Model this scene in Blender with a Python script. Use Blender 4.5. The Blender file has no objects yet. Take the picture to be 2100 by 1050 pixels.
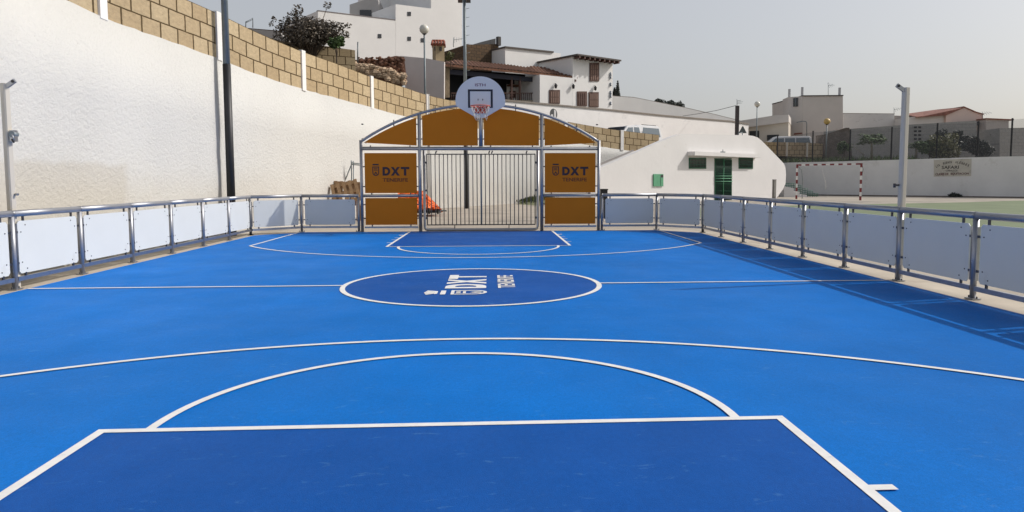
import bpy, math, random
from mathutils import Vector as V, Matrix
random.seed(7)
S = bpy.context.scene
COL = S.collection
R = math.radians

# ---------------------------------------------------------------- camera
F_PX, PIT, YAW, ROL = 1485.997, 0.0794, 0.0545, -0.0021
CYO, CXO = -37.993, 36.605
CAM = V((0.2182, 0.0, 1.255))
_cy, _sy = math.cos(YAW), math.sin(YAW)
Fw = V((_sy*math.cos(PIT), _cy*math.cos(PIT), -math.sin(PIT)))
Rt0 = V((_cy, -_sy, 0)); Up0 = Rt0.cross(Fw)
Rt = Rt0*math.cos(ROL)+Up0*math.sin(ROL)
Up = -Rt0*math.sin(ROL)+Up0*math.cos(ROL)
cd = bpy.data.cameras.new('camera'); cam = bpy.data.objects.new('camera', cd); COL.objects.link(cam)
m = Matrix.Identity(4)
for i in range(3):
    m[i][0], m[i][1], m[i][2], m[i][3] = Rt[i], Up[i], -Fw[i], CAM[i]
cam.matrix_world = m
cd.sensor_fit = 'HORIZONTAL'; cd.sensor_width = 36; cd.lens = F_PX/2100*36
cd.shift_x = -CXO/2100; cd.shift_y = CYO/2100
cd.clip_start = 0.05; cd.clip_end = 3000
S.camera = cam

# ---------------------------------------------------------------- light
SUN_EL = R(38.7); SUN_AZ = math.atan2(0.978, 0.208)      # measured clockwise from +Y
W = bpy.data.worlds.new('World'); S.world = W; W.use_nodes = True
nt = W.node_tree; nt.nodes.clear()
wo = nt.nodes.new('ShaderNodeOutputWorld'); bg = nt.nodes.new('ShaderNodeBackground')
sk = nt.nodes.new('ShaderNodeTexSky'); sk.sky_type = 'NISHITA'; sk.sun_disc = False
sk.sun_elevation = SUN_EL; sk.sun_rotation = SUN_AZ; sk.air_density = 1.0; sk.dust_density = 4.0; sk.ozone_density = 1.0
hs = nt.nodes.new('ShaderNodeHueSaturation'); hs.inputs['Saturation'].default_value = 0.72
hz = nt.nodes.new('ShaderNodeMix'); hz.data_type = 'RGBA'; hz.inputs[0].default_value = 0.42      # airborne dust veils the whole sky evenly
hz.inputs[7].default_value = (3.62, 3.58, 3.60, 1)
wt = nt.nodes.new('ShaderNodeTexCoord'); ws = nt.nodes.new('ShaderNodeSeparateXYZ'); nt.links.new(wt.outputs['Generated'], ws.inputs[0])
wr = nt.nodes.new('ShaderNodeMapRange'); wr.inputs[1].default_value = .28; wr.inputs[2].default_value = .75; wr.inputs[3].default_value = .56; wr.inputs[4].default_value = .05   # the dust layer thins towards the zenith
nt.links.new(ws.outputs['Z'], wr.inputs[0]); nt.links.new(wr.outputs[0], hz.inputs[0])
wv = nt.nodes.new('ShaderNodeMapRange'); wv.inputs[1].default_value = .28; wv.inputs[2].default_value = .75; wv.inputs[3].default_value = 1; wv.inputs[4].default_value = .62
nt.links.new(ws.outputs['Z'], wv.inputs[0]); nt.links.new(wv.outputs[0], hs.inputs['Value'])
nt.links.new(sk.outputs[0], hs.inputs['Color']); nt.links.new(hs.outputs[0], hz.inputs[6]); nt.links.new(hz.outputs[2], bg.inputs[0])
bg.inputs[1].default_value = 0.145
nt.links.new(bg.outputs[0], wo.inputs[0])
sd = bpy.data.lights.new('sun', 'SUN'); sd.energy = 2.9; sd.angle = R(0.6); sd.color = (1, 0.955, 0.90)
sun = bpy.data.objects.new('sun', sd); COL.objects.link(sun)
sv = V((math.sin(SUN_AZ)*math.cos(SUN_EL), math.cos(SUN_AZ)*math.cos(SUN_EL), math.sin(SUN_EL)))
sun.rotation_euler = sv.to_track_quat('Z', 'Y').to_euler()
sun.location = (30, 10, 30)
S.view_settings.view_transform = 'Standard'; S.view_settings.look = 'None'
S.view_settings.exposure = 0.07; S.view_settings.gamma = 1.0

# ---------------------------------------------------------------- photo ray helpers
def ray(x, y): return Fw + Rt*((x-1050-CXO)/F_PX) - Up*((y-525-CYO)/F_PX)
def at(x, y, Y):
    r = ray(x, y); return CAM + r*(Y/r.y)
def onp(x, y, A, u):                       # vertical plane through A along horizontal direction u
    n = V((-u[1], u[0], 0)); r = ray(x, y)
    return CAM + r*((V((A[0], A[1], 0))-CAM).dot(n)/r.dot(n))

# ---------------------------------------------------------------- materials
MATS = {}
def mat(name, col, rough=0.7, metal=0.0, var=0.0, vscale=4.0, bump=0.0, bscale=40.0, spec=0.5, col2=None, stretch=None,
        stain=None, stain_scale=1.0, stain_lo=0.55, island=0.0, bdist=0.01, coat=0.0):
    if name in MATS: return MATS[name]
    M = bpy.data.materials.new(name); M.use_nodes = True; t = M.node_tree; b = t.nodes['Principled BSDF']
    N, L = t.nodes.new, t.links.new
    b.inputs['Base Color'].default_value = (*col, 1); b.inputs['Roughness'].default_value = rough
    b.inputs['Metallic'].default_value = metal; b.inputs['Specular IOR Level'].default_value = spec
    if coat: b.inputs['Coat Weight'].default_value = coat
    tc = N('ShaderNodeTexCoord'); co = tc.outputs['Object']
    if stretch:
        mp = N('ShaderNodeMapping'); mp.inputs['Scale'].default_value = stretch; L(co, mp.inputs[0]); co = mp.outputs[0]
    cur = None
    if var > 0 or col2:
        n = N('ShaderNodeTexNoise'); n.inputs['Scale'].default_value = vscale; n.inputs['Detail'].default_value = 6
        n.inputs['Roughness'].default_value = 0.6; L(co, n.inputs['Vector'])
        mx = N('ShaderNodeMix'); mx.data_type = 'RGBA'
        rp = N('ShaderNodeMapRange'); rp.inputs[1].default_value = 0.3; rp.inputs[2].default_value = 0.7
        L(n.outputs['Fac'], rp.inputs[0]); L(rp.outputs[0], mx.inputs[0])
        c2 = col2 or tuple(min(1, c*(1+var)) for c in col)
        c1 = col if col2 else tuple(c*(1-var) for c in col)
        mx.inputs[6].default_value = (*c1, 1); mx.inputs[7].default_value = (*c2, 1); cur = mx.outputs[2]
    if stain:
        n = N('ShaderNodeTexNoise'); n.inputs['Scale'].default_value = stain_scale; n.inputs['Detail'].default_value = 8
        n.inputs['Roughness'].default_value = 0.7; L(co, n.inputs['Vector'])
        rp = N('ShaderNodeMapRange'); rp.inputs[1].default_value = stain_lo; rp.inputs[2].default_value = stain_lo+0.12
        L(n.outputs['Fac'], rp.inputs[0])
        mx = N('ShaderNodeMix'); mx.data_type = 'RGBA'; L(rp.outputs[0], mx.inputs[0])
        if cur: L(cur, mx.inputs[6])
        else: mx.inputs[6].default_value = (*col, 1)
        mx.inputs[7].default_value = (*stain, 1); cur = mx.outputs[2]
    if island:
        g = N('ShaderNodeNewGeometry'); rp = N('ShaderNodeMapRange'); rp.inputs[3].default_value = 1-island; rp.inputs[4].default_value = 1+island
        L(g.outputs['Random Per Island'], rp.inputs[0])
        h = N('ShaderNodeHueSaturation'); L(rp.outputs[0], h.inputs['Value'])
        if cur: L(cur, h.inputs['Color'])
        else: h.inputs['Color'].default_value = (*col, 1)
        cur = h.outputs[0]
    if cur: L(cur, b.inputs['Base Color'])
    if bump:
        n = N('ShaderNodeTexNoise'); n.inputs['Scale'].default_value = bscale; n.inputs['Detail'].default_value = 5
        L(co, n.inputs['Vector'])
        bp = N('ShaderNodeBump'); bp.inputs['Strength'].default_value = bump; bp.inputs['Distance'].default_value = bdist
        L(n.outputs['Fac'], bp.inputs['Height']); L(bp.outputs[0], b.inputs['Normal'])
    MATS[name] = M
    return M

STEEL = mat('brushed_stainless_steel', (0.38, 0.39, 0.415), 0.48, 0.85, var=0.06, vscale=6, bump=0.05, bscale=90)
STEEL2 = mat('dull_stainless_steel', (0.42, 0.43, 0.45), 0.38, 1.0, var=0.1, vscale=8)
GALV = mat('galvanised_pole_grey', (0.20, 0.235, 0.25), 0.5, 0.2, var=0.12, vscale=5)
BLACKP = mat('black_paint', (0.012, 0.013, 0.016), 0.5, var=0.2, vscale=5)
DARKG = mat('dark_grey_metal', (0.06, 0.06, 0.065), 0.45, 0.6)
BARG = mat('grey_painted_bars', (0.15, 0.145, 0.145), 0.55, 0.2)
BOLT = mat('dark_bolt', (0.10, 0.10, 0.11), 0.4, 0.8)
PANELW = mat('white_polyethylene_panel', (0.68, 0.71, 0.71), 0.55, var=0.035, vscale=1.2, stain=(.60, .62, .61), stain_scale=1.6, stain_lo=.62, bump=0.02, bscale=60)
PANELO = mat('orange_ochre_panel', (0.62, 0.205, 0.014), 0.5, spec=.15, var=0.05, vscale=1.3, bump=0.02, bscale=60)
def thin_plastic(M, f):
    """solid plastic sheet that lets a little sunlight through"""
    t = M.node_tree; b = t.nodes['Principled BSDF']; o = t.nodes['Material Output']; tr = t.nodes.new('ShaderNodeBsdfTranslucent'); mx = t.nodes.new('ShaderNodeMixShader')
    mx.inputs[0].default_value = f; tr.inputs[0].default_value = b.inputs['Base Color'].default_value
    t.links.new(b.outputs[0], mx.inputs[1]); t.links.new(tr.outputs[0], mx.inputs[2]); t.links.new(mx.outputs[0], o.inputs['Surface'])
thin_plastic(PANELW, .13); thin_plastic(PANELO, .10)
ENGR = mat('engraved_dark_lettering', (0.035, 0.022, 0.035), 0.7)
ENGR2 = mat('engraved_brown_lettering', (0.12, 0.03, 0.012), 0.7)
WHITE = mat('white_paint', (0.78, 0.77, 0.75), 0.6, var=0.04, vscale=2)
LINEP = mat('court_line_paint', (0.74, 0.74, 0.73), 0.75, var=0.08, vscale=9, stain=(.50, .56, .64), stain_scale=14, stain_lo=.60)
ALU = mat('anodised_aluminium', (0.54, 0.505, 0.44), 0.5, 0.1, var=0.05, vscale=3, stretch=(6, 6, .4))
RED = mat('red_paint', (0.20, 0.016, 0.02), 0.5, var=0.1)
ORING = mat('rim_red_paint', (0.55, 0.05, 0.02), 0.45)
GREEN = mat('green_gloss_paint', (0.012, 0.11, 0.055), 0.4, var=0.2, vscale=5)
GREENS = mat('faded_green_paint', (0.06, 0.16, 0.115), .6)
GREENL = mat('light_green_paint', (0.10, 0.34, 0.19), 0.45, var=0.12, vscale=5)
GLASSD = mat('dark_window_glass', (0.012, 0.014, 0.018), 0.12, spec=0.8)
BROWNW = mat('brown_varnished_wood', (0.085, 0.034, 0.022), 0.5, var=0.3, vscale=6)
NEARBLK = mat('interior_shade', (0.010, 0.011, 0.016), 0.8)
TILE = mat('terracotta_roof_tiles', (0.17, 0.075, 0.04), 0.85, var=0.35, vscale=3, bump=0.7, bscale=6, bdist=.08, stain=(0.06, 0.045, 0.03), stain_scale=2)
TILER = mat('red_roof_tiles', (0.26, 0.115, 0.085), 0.85, var=0.25, vscale=3, bump=0.7, bscale=5, bdist=.08)
BARK = mat('tree_bark', (0.09, 0.065, 0.045), 0.9, var=0.3, vscale=8)
ROPE = mat('white_rope', (0.68, 0.66, 0.62), 0.9)
RUBBER = mat('black_rubber', (0.015, 0.015, 0.015), 0.8)
CARW = mat('white_car_paint', (0.74, 0.75, 0.76), 0.25, coat=0.6)
CARR = mat('dark_red_car_paint', (0.10, 0.008, 0.012), 0.3, coat=0.6)
CARB = mat('blue_car_paint', (0.03, 0.05, 0.12), 0.3, coat=0.6)
CGLASS = mat('car_glass', (0.10, 0.14, 0.17), 0.08, spec=0.9)
PLASTIC = mat('black_plastic', (0.015, 0.017, 0.02), 0.5)
CONC = mat('pale_concrete', (0.43, 0.38, 0.31), 0.9, var=0.12, vscale=1.2, bump=0.25, bscale=60, stain=(0.30, 0.25, 0.20), stain_scale=0.9, stain_lo=0.56)
PALLET = mat('weathered_pallet_wood', (0.36, 0.235, 0.13), 0.85, var=0.3, vscale=9, island=.25)
TARP = mat('orange_debris_netting', (0.80, 0.15, 0.02), 0.6, var=0.25, vscale=9, bump=.6, bscale=12, bdist=.05)
GLOBE = mat('white_acrylic_globe', (0.70, 0.68, 0.60), 0.3)
GLOBEY = mat('yellowed_acrylic_globe', (0.55, 0.38, 0.13), 0.35)

def stucco(name, col, dirt, lowz, strength=0.9, scale=7.0):
    """thrown plaster: trowelled lumps in the relief, dirt that has risen from the ground"""
    M = bpy.data.materials.new(name); M.use_nodes = True; t = M.node_tree; b = t.nodes['Principled BSDF']
    N, L = t.nodes.new, t.links.new; b.inputs['Roughness'].default_value = 0.92; b.inputs['Specular IOR Level'].default_value = 0.15
    tc = N('ShaderNodeTexCoord'); mp = N('ShaderNodeMapping'); mp.inputs['Rotation'].default_value = (R(35), 0, 0); mp.inputs['Scale'].default_value = (1, 1, 1.4)
    L(tc.outputs['Object'], mp.inputs[0])
    n1 = N('ShaderNodeTexNoise'); n1.inputs['Scale'].default_value = scale; n1.inputs['Detail'].default_value = 8; n1.inputs['Roughness'].default_value = 0.72; n1.inputs['Distortion'].default_value = 0.25
    L(mp.outputs[0], n1.inputs['Vector'])
    n2 = N('ShaderNodeTexNoise'); n2.inputs['Scale'].default_value = 0.35; n2.inputs['Detail'].default_value = 5; L(tc.outputs['Object'], n2.inputs['Vector'])
    bp = N('ShaderNodeBump'); bp.inputs['Strength'].default_value = strength; bp.inputs['Distance'].default_value = 0.05
    sr = N('ShaderNodeMapRange'); sr.inputs[1].default_value = .35; sr.inputs[2].default_value = .65; sr.inputs[3].default_value = strength*.85; sr.inputs[4].default_value = strength*1.1
    L(n2.outputs['Fac'], sr.inputs[0]); L(sr.outputs[0], bp.inputs['Strength'])
    L(n1.outputs['Fac'], bp.inputs['Height']); L(bp.outputs[0], b.inputs['Normal'])
    mx = N('ShaderNodeMix'); mx.data_type = 'RGBA'; mx.inputs[6].default_value = (*col, 1); mx.inputs[7].default_value = (*[c*.93 for c in col], 1)
    L(n2.outputs['Fac'], mx.inputs[0])
    sp = N('ShaderNodeSeparateXYZ'); L(tc.outputs['Object'], sp.inputs[0])
    ad = N('ShaderNodeMath'); ad.operation = 'MULTIPLY_ADD'; L(n2.outputs['Fac'], ad.inputs[0]); ad.inputs[1].default_value = -1.6; L(sp.outputs['Z'], ad.inputs[2])
    mr = N('ShaderNodeMapRange'); mr.inputs[1].default_value = lowz; mr.inputs[2].default_value = lowz-1.0; L(ad.outputs[0], mr.inputs[0])
    n3 = N('ShaderNodeTexNoise'); n3.inputs['Scale'].default_value = 2.2; n3.inputs['Detail'].default_value = 8; n3.inputs['Roughness'].default_value = .7; L(tc.outputs['Object'], n3.inputs['Vector'])
    mm = N('ShaderNodeMath'); mm.operation = 'MULTIPLY'; L(mr.outputs[0], mm.inputs[0]); L(n3.outputs['Fac'], mm.inputs[1])
    mx2 = N('ShaderNodeMix'); mx2.data_type = 'RGBA'; L(mm.outputs[0], mx2.inputs[0]); L(mx.outputs[2], mx2.inputs[6]); mx2.inputs[7].default_value = (*dirt, 1)
    # low points of the relief take a darker tone
    rp = N('ShaderNodeMapRange'); rp.inputs[1].default_value = 0.37; rp.inputs[2].default_value = 0.22; L(n1.outputs['Fac'], rp.inputs[0])
    # unpainted grey patch low on the near end of the wall
    def ramp(src, a, b_):
        r = N('ShaderNodeMapRange'); r.inputs[1].default_value = a; r.inputs[2].default_value = b_; L(src, r.inputs[0]); return r.outputs[0]
    zz = N('ShaderNodeMath'); zz.operation = 'MULTIPLY_ADD'; L(n3.outputs['Fac'], zz.inputs[0]); zz.inputs[1].default_value = .25; L(sp.outputs['Z'], zz.inputs[2])
    yy = N('ShaderNodeMath'); yy.operation = 'MULTIPLY_ADD'; L(n3.outputs['Fac'], yy.inputs[0]); yy.inputs[1].default_value = .5; L(sp.outputs['Y'], yy.inputs[2])
    pm = N('ShaderNodeMath'); pm.operation = 'MULTIPLY'; L(ramp(zz.outputs[0], 1.70, 1.60), pm.inputs[0]); L(ramp(yy.outputs[0], 13.35, 13.1), pm.inputs[1])
    pf = N('ShaderNodeMath'); pf.operation = 'MULTIPLY'; L(pm.outputs[0], pf.inputs[0]); pf.inputs[1].default_value = .6
    mxp = N('ShaderNodeMix'); mxp.data_type = 'RGBA'; L(pf.outputs[0], mxp.inputs[0]); L(mx2.outputs[2], mxp.inputs[6]); mxp.inputs[7].default_value = (.50, .47, .41, 1); mx2 = mxp
    mx3 = N('ShaderNodeMix'); mx3.data_type = 'RGBA'; L(rp.outputs[0], mx3.inputs[0]); L(mx2.outputs[2], mx3.inputs[6]); mx3.inputs[7].default_value = (*[c*.72 for c in dirt], 1)
    L(mx3.outputs[2], b.inputs['Base Color'])
    MATS[name] = M; return M
STUCCO = stucco('rough_white_stucco', (0.62, 0.617, 0.592), (0.50, 0.46, 0.40), 0.7, .68, 10.5)
STUCCO2 = mat('far_white_render', (0.82, 0.80, 0.78), 0.9, var=.04, vscale=1, bump=.3, bscale=3, bdist=.03, stain=(.62, .61, .60), stain_scale=.8, stain_lo=.62)

def blocks(name, c1, c2, mortar, ms=0.045):
    M = bpy.data.materials.new(name); M.use_nodes = True; t = M.node_tree; b = t.nodes['Principled BSDF']
    N, L = t.nodes.new, t.links.new; b.inputs['Roughness'].default_value = 0.95; b.inputs['Specular IOR Level'].default_value = 0.1
    uv = N('ShaderNodeUVMap'); uv.uv_map = 'UVMap'
    dn = N('ShaderNodeTexNoise'); dn.inputs['Scale'].default_value = 1.7; L(uv.outputs[0], dn.inputs['Vector'])
    sc = N('ShaderNodeVectorMath'); sc.operation = 'MULTIPLY_ADD'; L(dn.outputs['Color'], sc.inputs[0]); sc.inputs[1].default_value = (.05, .05, 0); L(uv.outputs[0], sc.inputs[2])
    br = N('ShaderNodeTexBrick'); br.offset = 0.5; br.inputs['Scale'].default_value = 1; br.inputs['Brick Width'].default_value = 1; br.inputs['Row Height'].default_value = 1
    br.inputs['Mortar Size'].default_value = ms; br.inputs['Mortar Smooth'].default_value = 0.25; br.inputs['Bias'].default_value = 0
    br.inputs['Color1'].default_value = (*c1, 1); br.inputs['Color2'].default_value = (*c2, 1); br.inputs['Mortar'].default_value = (*mortar, 1)
    L(sc.outputs[0], br.inputs['Vector'])
    n = N('ShaderNodeTexNoise'); n.inputs['Scale'].default_value = 5; n.inputs['Detail'].default_value = 9; n.inputs['Roughness'].default_value = .7; L(uv.outputs[0], n.inputs['Vector'])
    rp = N('ShaderNodeMapRange'); rp.inputs[1].default_value = .3; rp.inputs[2].default_value = .7; rp.inputs[3].default_value = .78; rp.inputs[4].default_value = 1.15; L(n.outputs['Fac'], rp.inputs[0])
    vo = N('ShaderNodeTexNoise'); vo.inputs['Scale'].default_value = 14; vo.inputs['Detail'].default_value = 2; L(uv.outputs[0], vo.inputs['Vector'])
    pit = N('ShaderNodeMapRange'); pit.inputs[1].default_value = .34; pit.inputs[2].default_value = .28; pit.inputs[3].default_value = 1; pit.inputs[4].default_value = .5; L(vo.outputs['Fac'], pit.inputs[0])
    m1 = N('ShaderNodeMath'); m1.operation = 'MULTIPLY'; L(rp.outputs[0], m1.inputs[0]); L(pit.outputs[0], m1.inputs[1])
    hs = N('ShaderNodeHueSaturation'); L(m1.outputs[0], hs.inputs['Value']); L(br.outputs['Color'], hs.inputs['Color']); L(hs.outputs[0], b.inputs['Base Color'])
    sb = N('ShaderNodeMath'); sb.operation = 'MULTIPLY_ADD'; L(n.outputs['Fac'], sb.inputs[0]); sb.inputs[1].default_value = .3
    iv = N('ShaderNodeMath'); iv.operation = 'SUBTRACT'; iv.inputs[0].default_value = 1; L(br.outputs['Fac'], iv.inputs[1]); L(iv.outputs[0], sb.inputs[2])
    bp = N('ShaderNodeBump'); bp.inputs['Strength'].default_value = .8; bp.inputs['Distance'].default_value = .02; L(sb.outputs[0], bp.inputs['Height']); L(bp.outputs[0], b.inputs['Normal'])
    MATS[name] = M; return M
BLOCK = blocks('tan_pumice_blocks', (0.40, 0.305, 0.185), (0.50, 0.40, 0.255), (0.10, 0.07, 0.035))
BLOCKG = blocks('grey_concrete_blocks', (0.40, 0.385, 0.36), (0.43, 0.415, 0.39), (0.33, 0.32, 0.31), .03)
BLOCKB = blocks('brown_bare_masonry', (0.115, 0.082, 0.055), (0.15, 0.10, 0.062), (0.07, 0.055, 0.045), .05)

def court_mat(name, col, glare=0.55):
    M = bpy.data.materials.new(name); M.use_nodes = True; t = M.node_tree; b = t.nodes['Principled BSDF']
    N, L = t.nodes.new, t.links.new; b.inputs['Specular IOR Level'].default_value = .06
    tc = N('ShaderNodeTexCoord')
    def noise(sc, det, stretch=(1, 1, 1), rgh=.6, dist=0):
        mp = N('ShaderNodeMapping'); mp.inputs['Scale'].default_value = stretch; L(tc.outputs['Object'], mp.inputs[0])
        n = N('ShaderNodeTexNoise'); n.inputs['Scale'].default_value = sc; n.inputs['Detail'].default_value = det; n.inputs['Roughness'].default_value = rgh
        n.inputs['Distortion'].default_value = dist; L(mp.outputs[0], n.inputs['Vector']); return n.outputs['Fac']
    def rng(f, a, b_, c, d):
        r = N('ShaderNodeMapRange'); r.inputs[1].default_value = a; r.inputs[2].default_value = b_; r.inputs[3].default_value = c; r.inputs[4].default_value = d; L(f, r.inputs[0]); return r.outputs[0]
    def mul(a, b_):
        m_ = N('ShaderNodeMath'); m_.operation = 'MULTIPLY'; L(a, m_.inputs[0]); L(b_, m_.inputs[1]); return m_.outputs[0]
    big = rng(noise(.35, 4), .3, .7, .88, 1.12)
    mid = rng(noise(2.2, 7, (1, .5, 1), .7), .3, .7, .93, 1.07)
    fine = mul(rng(noise(180, 3), .3, .7, .84, 1.16), rng(noise(45, 3, (1, .6, 1), .7), .3, .7, .93, 1.07))
    val = mul(mul(big, mid), fine)
    hs = N('ShaderNodeHueSaturation'); hs.inputs['Color'].default_value = (*col, 1); L(val, hs.inputs['Value'])
    # pale dust scuffs: short curved marks where shoes and tools rubbed
    sc1 = rng(noise(3.4, 3, (1, 2.6, 1), .5, 2.4), .60, .68, 0, 1)
    sc2 = rng(noise(9, 5, (1, 1, 1), .75), .5, .62, 0, 1)
    dust = rng(noise(.55, 5), .45, .8, 0.0, .03)
    s = mul(sc1, sc2); s2 = N('ShaderNodeMath'); s2.operation = 'MULTIPLY_ADD'; L(s, s2.inputs[0]); s2.inputs[1].default_value = .2; L(dust, s2.inputs[2])
    mx = N('ShaderNodeMix'); mx.data_type = 'RGBA'; L(s2.outputs[0], mx.inputs[0]); L(hs.outputs[0], mx.inputs[6]); mx.inputs[7].default_value = (.16, .36, .62, 1)
    L(mx.outputs[2], b.inputs['Base Color'])
    L(rng(noise(1.5, 5), .3, .7, glare-.06, glare+.06), b.inputs['Roughness'])
    bp = N('ShaderNodeBump'); bp.inputs['Strength'].default_value = .35; bp.inputs['Distance'].default_value = .004; L(noise(220, 2), bp.inputs['Height']); L(bp.outputs[0], b.inputs['Normal'])
    MATS[name] = M; return M
COURT = court_mat('bright_blue_acrylic', (0.0015, 0.150, 0.535))
COURTD = court_mat('deep_blue_acrylic', (0.006, 0.082, 0.345))

LEAFD = mat('dark_purple_green_leaves', (0.115, 0.095, 0.072), 0.6, island=.7)
LEAFG = mat('mid_green_leaves', (0.085, 0.14, 0.045), 0.6, island=.5)
LEAFY = mat('yellow_green_leaves', (0.15, 0.15, 0.062), 0.6, island=.5)
LEAFS = mat('dark_shrub_leaves', (0.062, 0.072, 0.062), 0.6, island=.5)
GRASS = mat('grass_blades', (0.085, 0.105, 0.035), 0.8, island=.5)

# ---------------------------------------------------------------- mesh builder
class MB:
    def __init__(s): s.v = []; s.f = []; s.m = []; s.s = []; s.uv = {}; s.mats = []
    def mi(s, M):
        if M not in s.mats: s.mats.append(M)
        return s.mats.index(M)
    def face(s, pts, M, smooth=False, uv=None):
        b = len(s.v); s.v += [tuple(p) for p in pts]; s.f.append(tuple(range(b, b+len(pts)))); s.m.append(s.mi(M)); s.s.append(smooth)
        if uv: s.uv[len(s.f)-1] = uv
    def box(s, c, size, M, rz=0, rot=None):
        c = V(c); hx, hy, hz = size[0]/2, size[1]/2, size[2]/2
        q = rot if rot is not None else Matrix.Rotation(rz, 3, 'Z')
        P = [c+q@V((x*hx, y*hy, z*hz)) for x in (-1, 1) for y in (-1, 1) for z in (-1, 1)]
        b = len(s.v); s.v += [tuple(p) for p in P]; k = s.mi(M)
        for f in ((0, 1, 3, 2), (4, 6, 7, 5), (0, 4, 5, 1), (2, 3, 7, 6), (0, 2, 6, 4), (1, 5, 7, 3)):
            s.f.append(tuple(b+i for i in f)); s.m.append(k); s.s.append(False)
        return s
    def tube(s, pts, r, M, n=12, cap=True, closed=False):
        pts = [V(p) for p in pts]; rs = r if isinstance(r, (list, tuple)) else [r]*len(pts); k = s.mi(M); b = len(s.v); L = len(pts)
        up = None
        for i, p in enumerate(pts):
            if closed: d = pts[(i+1) % L]-pts[i-1]
            else: d = pts[min(i+1, L-1)]-pts[max(i-1, 0)]
            d.normalize()
            if up is None: up = V((0, 0, 1)) if abs(d.z) < .9 else V((1, 0, 0))
            a = d.cross(up)
            if a.length < 1e-4: a = d.cross(V((0, 1, 0)))
            a.normalize(); c = a.cross(d).normalized(); up = c
            for j in range(n):
                t = 2*math.pi*j/n; s.v.append(tuple(p+a*(math.cos(t)*rs[i])+c*(math.sin(t)*rs[i])))
        for i in range(L if closed else L-1):
            i2 = (i+1) % L
            for j in range(n):
                j2 = (j+1) % n; s.f.append((b+i*n+j, b+i*n+j2, b+i2*n+j2, b+i2*n+j)); s.m.append(k); s.s.append(True)
        if cap and not closed:
            s.f.append(tuple(b+j for j in reversed(range(n)))); s.m.append(k); s.s.append(False)
            s.f.append(tuple(b+(L-1)*n+j for j in range(n))); s.m.append(k); s.s.append(False)
        return s
    def lathe(s, prof, c, M, n=24):
        c = V(c); k = s.mi(M); b = len(s.v)
        for r, z in prof:
            for j in range(n):
                t = 2*math.pi*j/n; s.v.append((c.x+r*math.cos(t), c.y+r*math.sin(t), c.z+z))
        for i in range(len(prof)-1):
            for j in range(n):
                j2 = (j+1) % n; s.f.append((b+i*n+j, b+i*n+j2, b+(i+1)*n+j2, b+(i+1)*n+j)); s.m.append(k); s.s.append(True)
        return s
    def prism(s, poly, d, M, M2=None, uv=None):
        """polygon of 3-D points extruded by vector d; side faces included"""
        poly = [V(p) for p in poly]; d = V(d); n = len(poly); b = len(s.v)
        s.v += [tuple(p) for p in poly]+[tuple(p+d) for p in poly]
        k = s.mi(M); k2 = s.mi(M2) if M2 else k
        s.f.append(tuple(range(b, b+n))); s.m.append(k); s.s.append(False)
        if uv: s.uv[len(s.f)-1] = uv
        s.f.append(tuple(b+n+i for i in reversed(range(n)))); s.m.append(k2); s.s.append(False)
        for i in range(n):
            j = (i+1) % n; s.f.append((b+j, b+i, b+n+i, b+n+j)); s.m.append(k2); s.s.append(False)
        return s
    def build(s, name, parent=None, origin=None):
        me = bpy.data.meshes.new(name); o = V(origin) if origin is not None else V((0, 0, 0))
        me.from_pydata([tuple(V(p)-o) for p in s.v], [], s.f)
        for M in s.mats: me.materials.append(M)
        me.polygons.foreach_set('material_index', s.m); me.polygons.foreach_set('use_smooth', s.s)
        if s.uv:
            ul = me.uv_layers.new(name='UVMap')
            for fi, uv in s.uv.items():
                for li, c in zip(me.polygons[fi].loop_indices, uv): ul.data[li].uv = c
        me.update()
        ob = bpy.data.objects.new(name, me); COL.objects.link(ob); ob.location = o
        if parent:
            ob.parent = parent; ob.location = o-parent_world(parent)
        return ob
def parent_world(p):
    l = V(p.location)
    while p.parent: p = p.parent; l += V(p.location)
    return l
def tag(o, label, cat, group=None):
    o['label'] = label; o['category'] = cat
    if group: o['group'] = group
    return o
def thing(name, loc, label, cat, group=None):
    o = bpy.data.objects.new(name, None); o.empty_display_size = .3; COL.objects.link(o); o.location = loc
    return tag(o, label, cat, group)
def struct(o, kind='structure'): o['kind'] = kind; return o
def copy_tree(o, loc=None, parent=None, label=None):
    c = o.copy(); COL.objects.link(c)
    if parent: c.parent = parent
    if loc is not None: c.location = loc
    if label: c['label'] = label
    for ch in [x for x in bpy.data.objects if x.parent == o]: copy_tree(ch, None, c)
    return c

# 2-D shapes laid in the plane (o, ux, uy); thickness along n
class Plane2:
    def __init__(s, o, ux, uy, n=None, th=0.0): s.o, s.ux, s.uy, s.th = V(o), V(ux), V(uy), th; s.n = V(n) if n is not None else s.ux.cross(s.uy).normalized()
    def p(s, x, y): return s.o+s.ux*x+s.uy*y
    def poly(s, mb, pts, M):
        P = [s.p(*q) for q in pts]
        if s.th: mb.prism([q+s.n*s.th for q in P], s.n*(-s.th), M)
        else: mb.face(P, M)
    def strip(s, mb, A, B, M, closed=False):
        n = len(A)
        for i in range(n if closed else n-1):
            j = (i+1) % n; s.poly(mb, [A[i], A[j], B[j], B[i]], M)
    def ring(s, mb, c, r0, r1, M, a0=0, a1=360, n=64):
        t = [R(a0+(a1-a0)*i/n) for i in range(n+1)]
        s.strip(mb, [(c[0]+r0*math.cos(a), c[1]+r0*math.sin(a)) for a in t], [(c[0]+r1*math.cos(a), c[1]+r1*math.sin(a)) for a in t], M)

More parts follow.
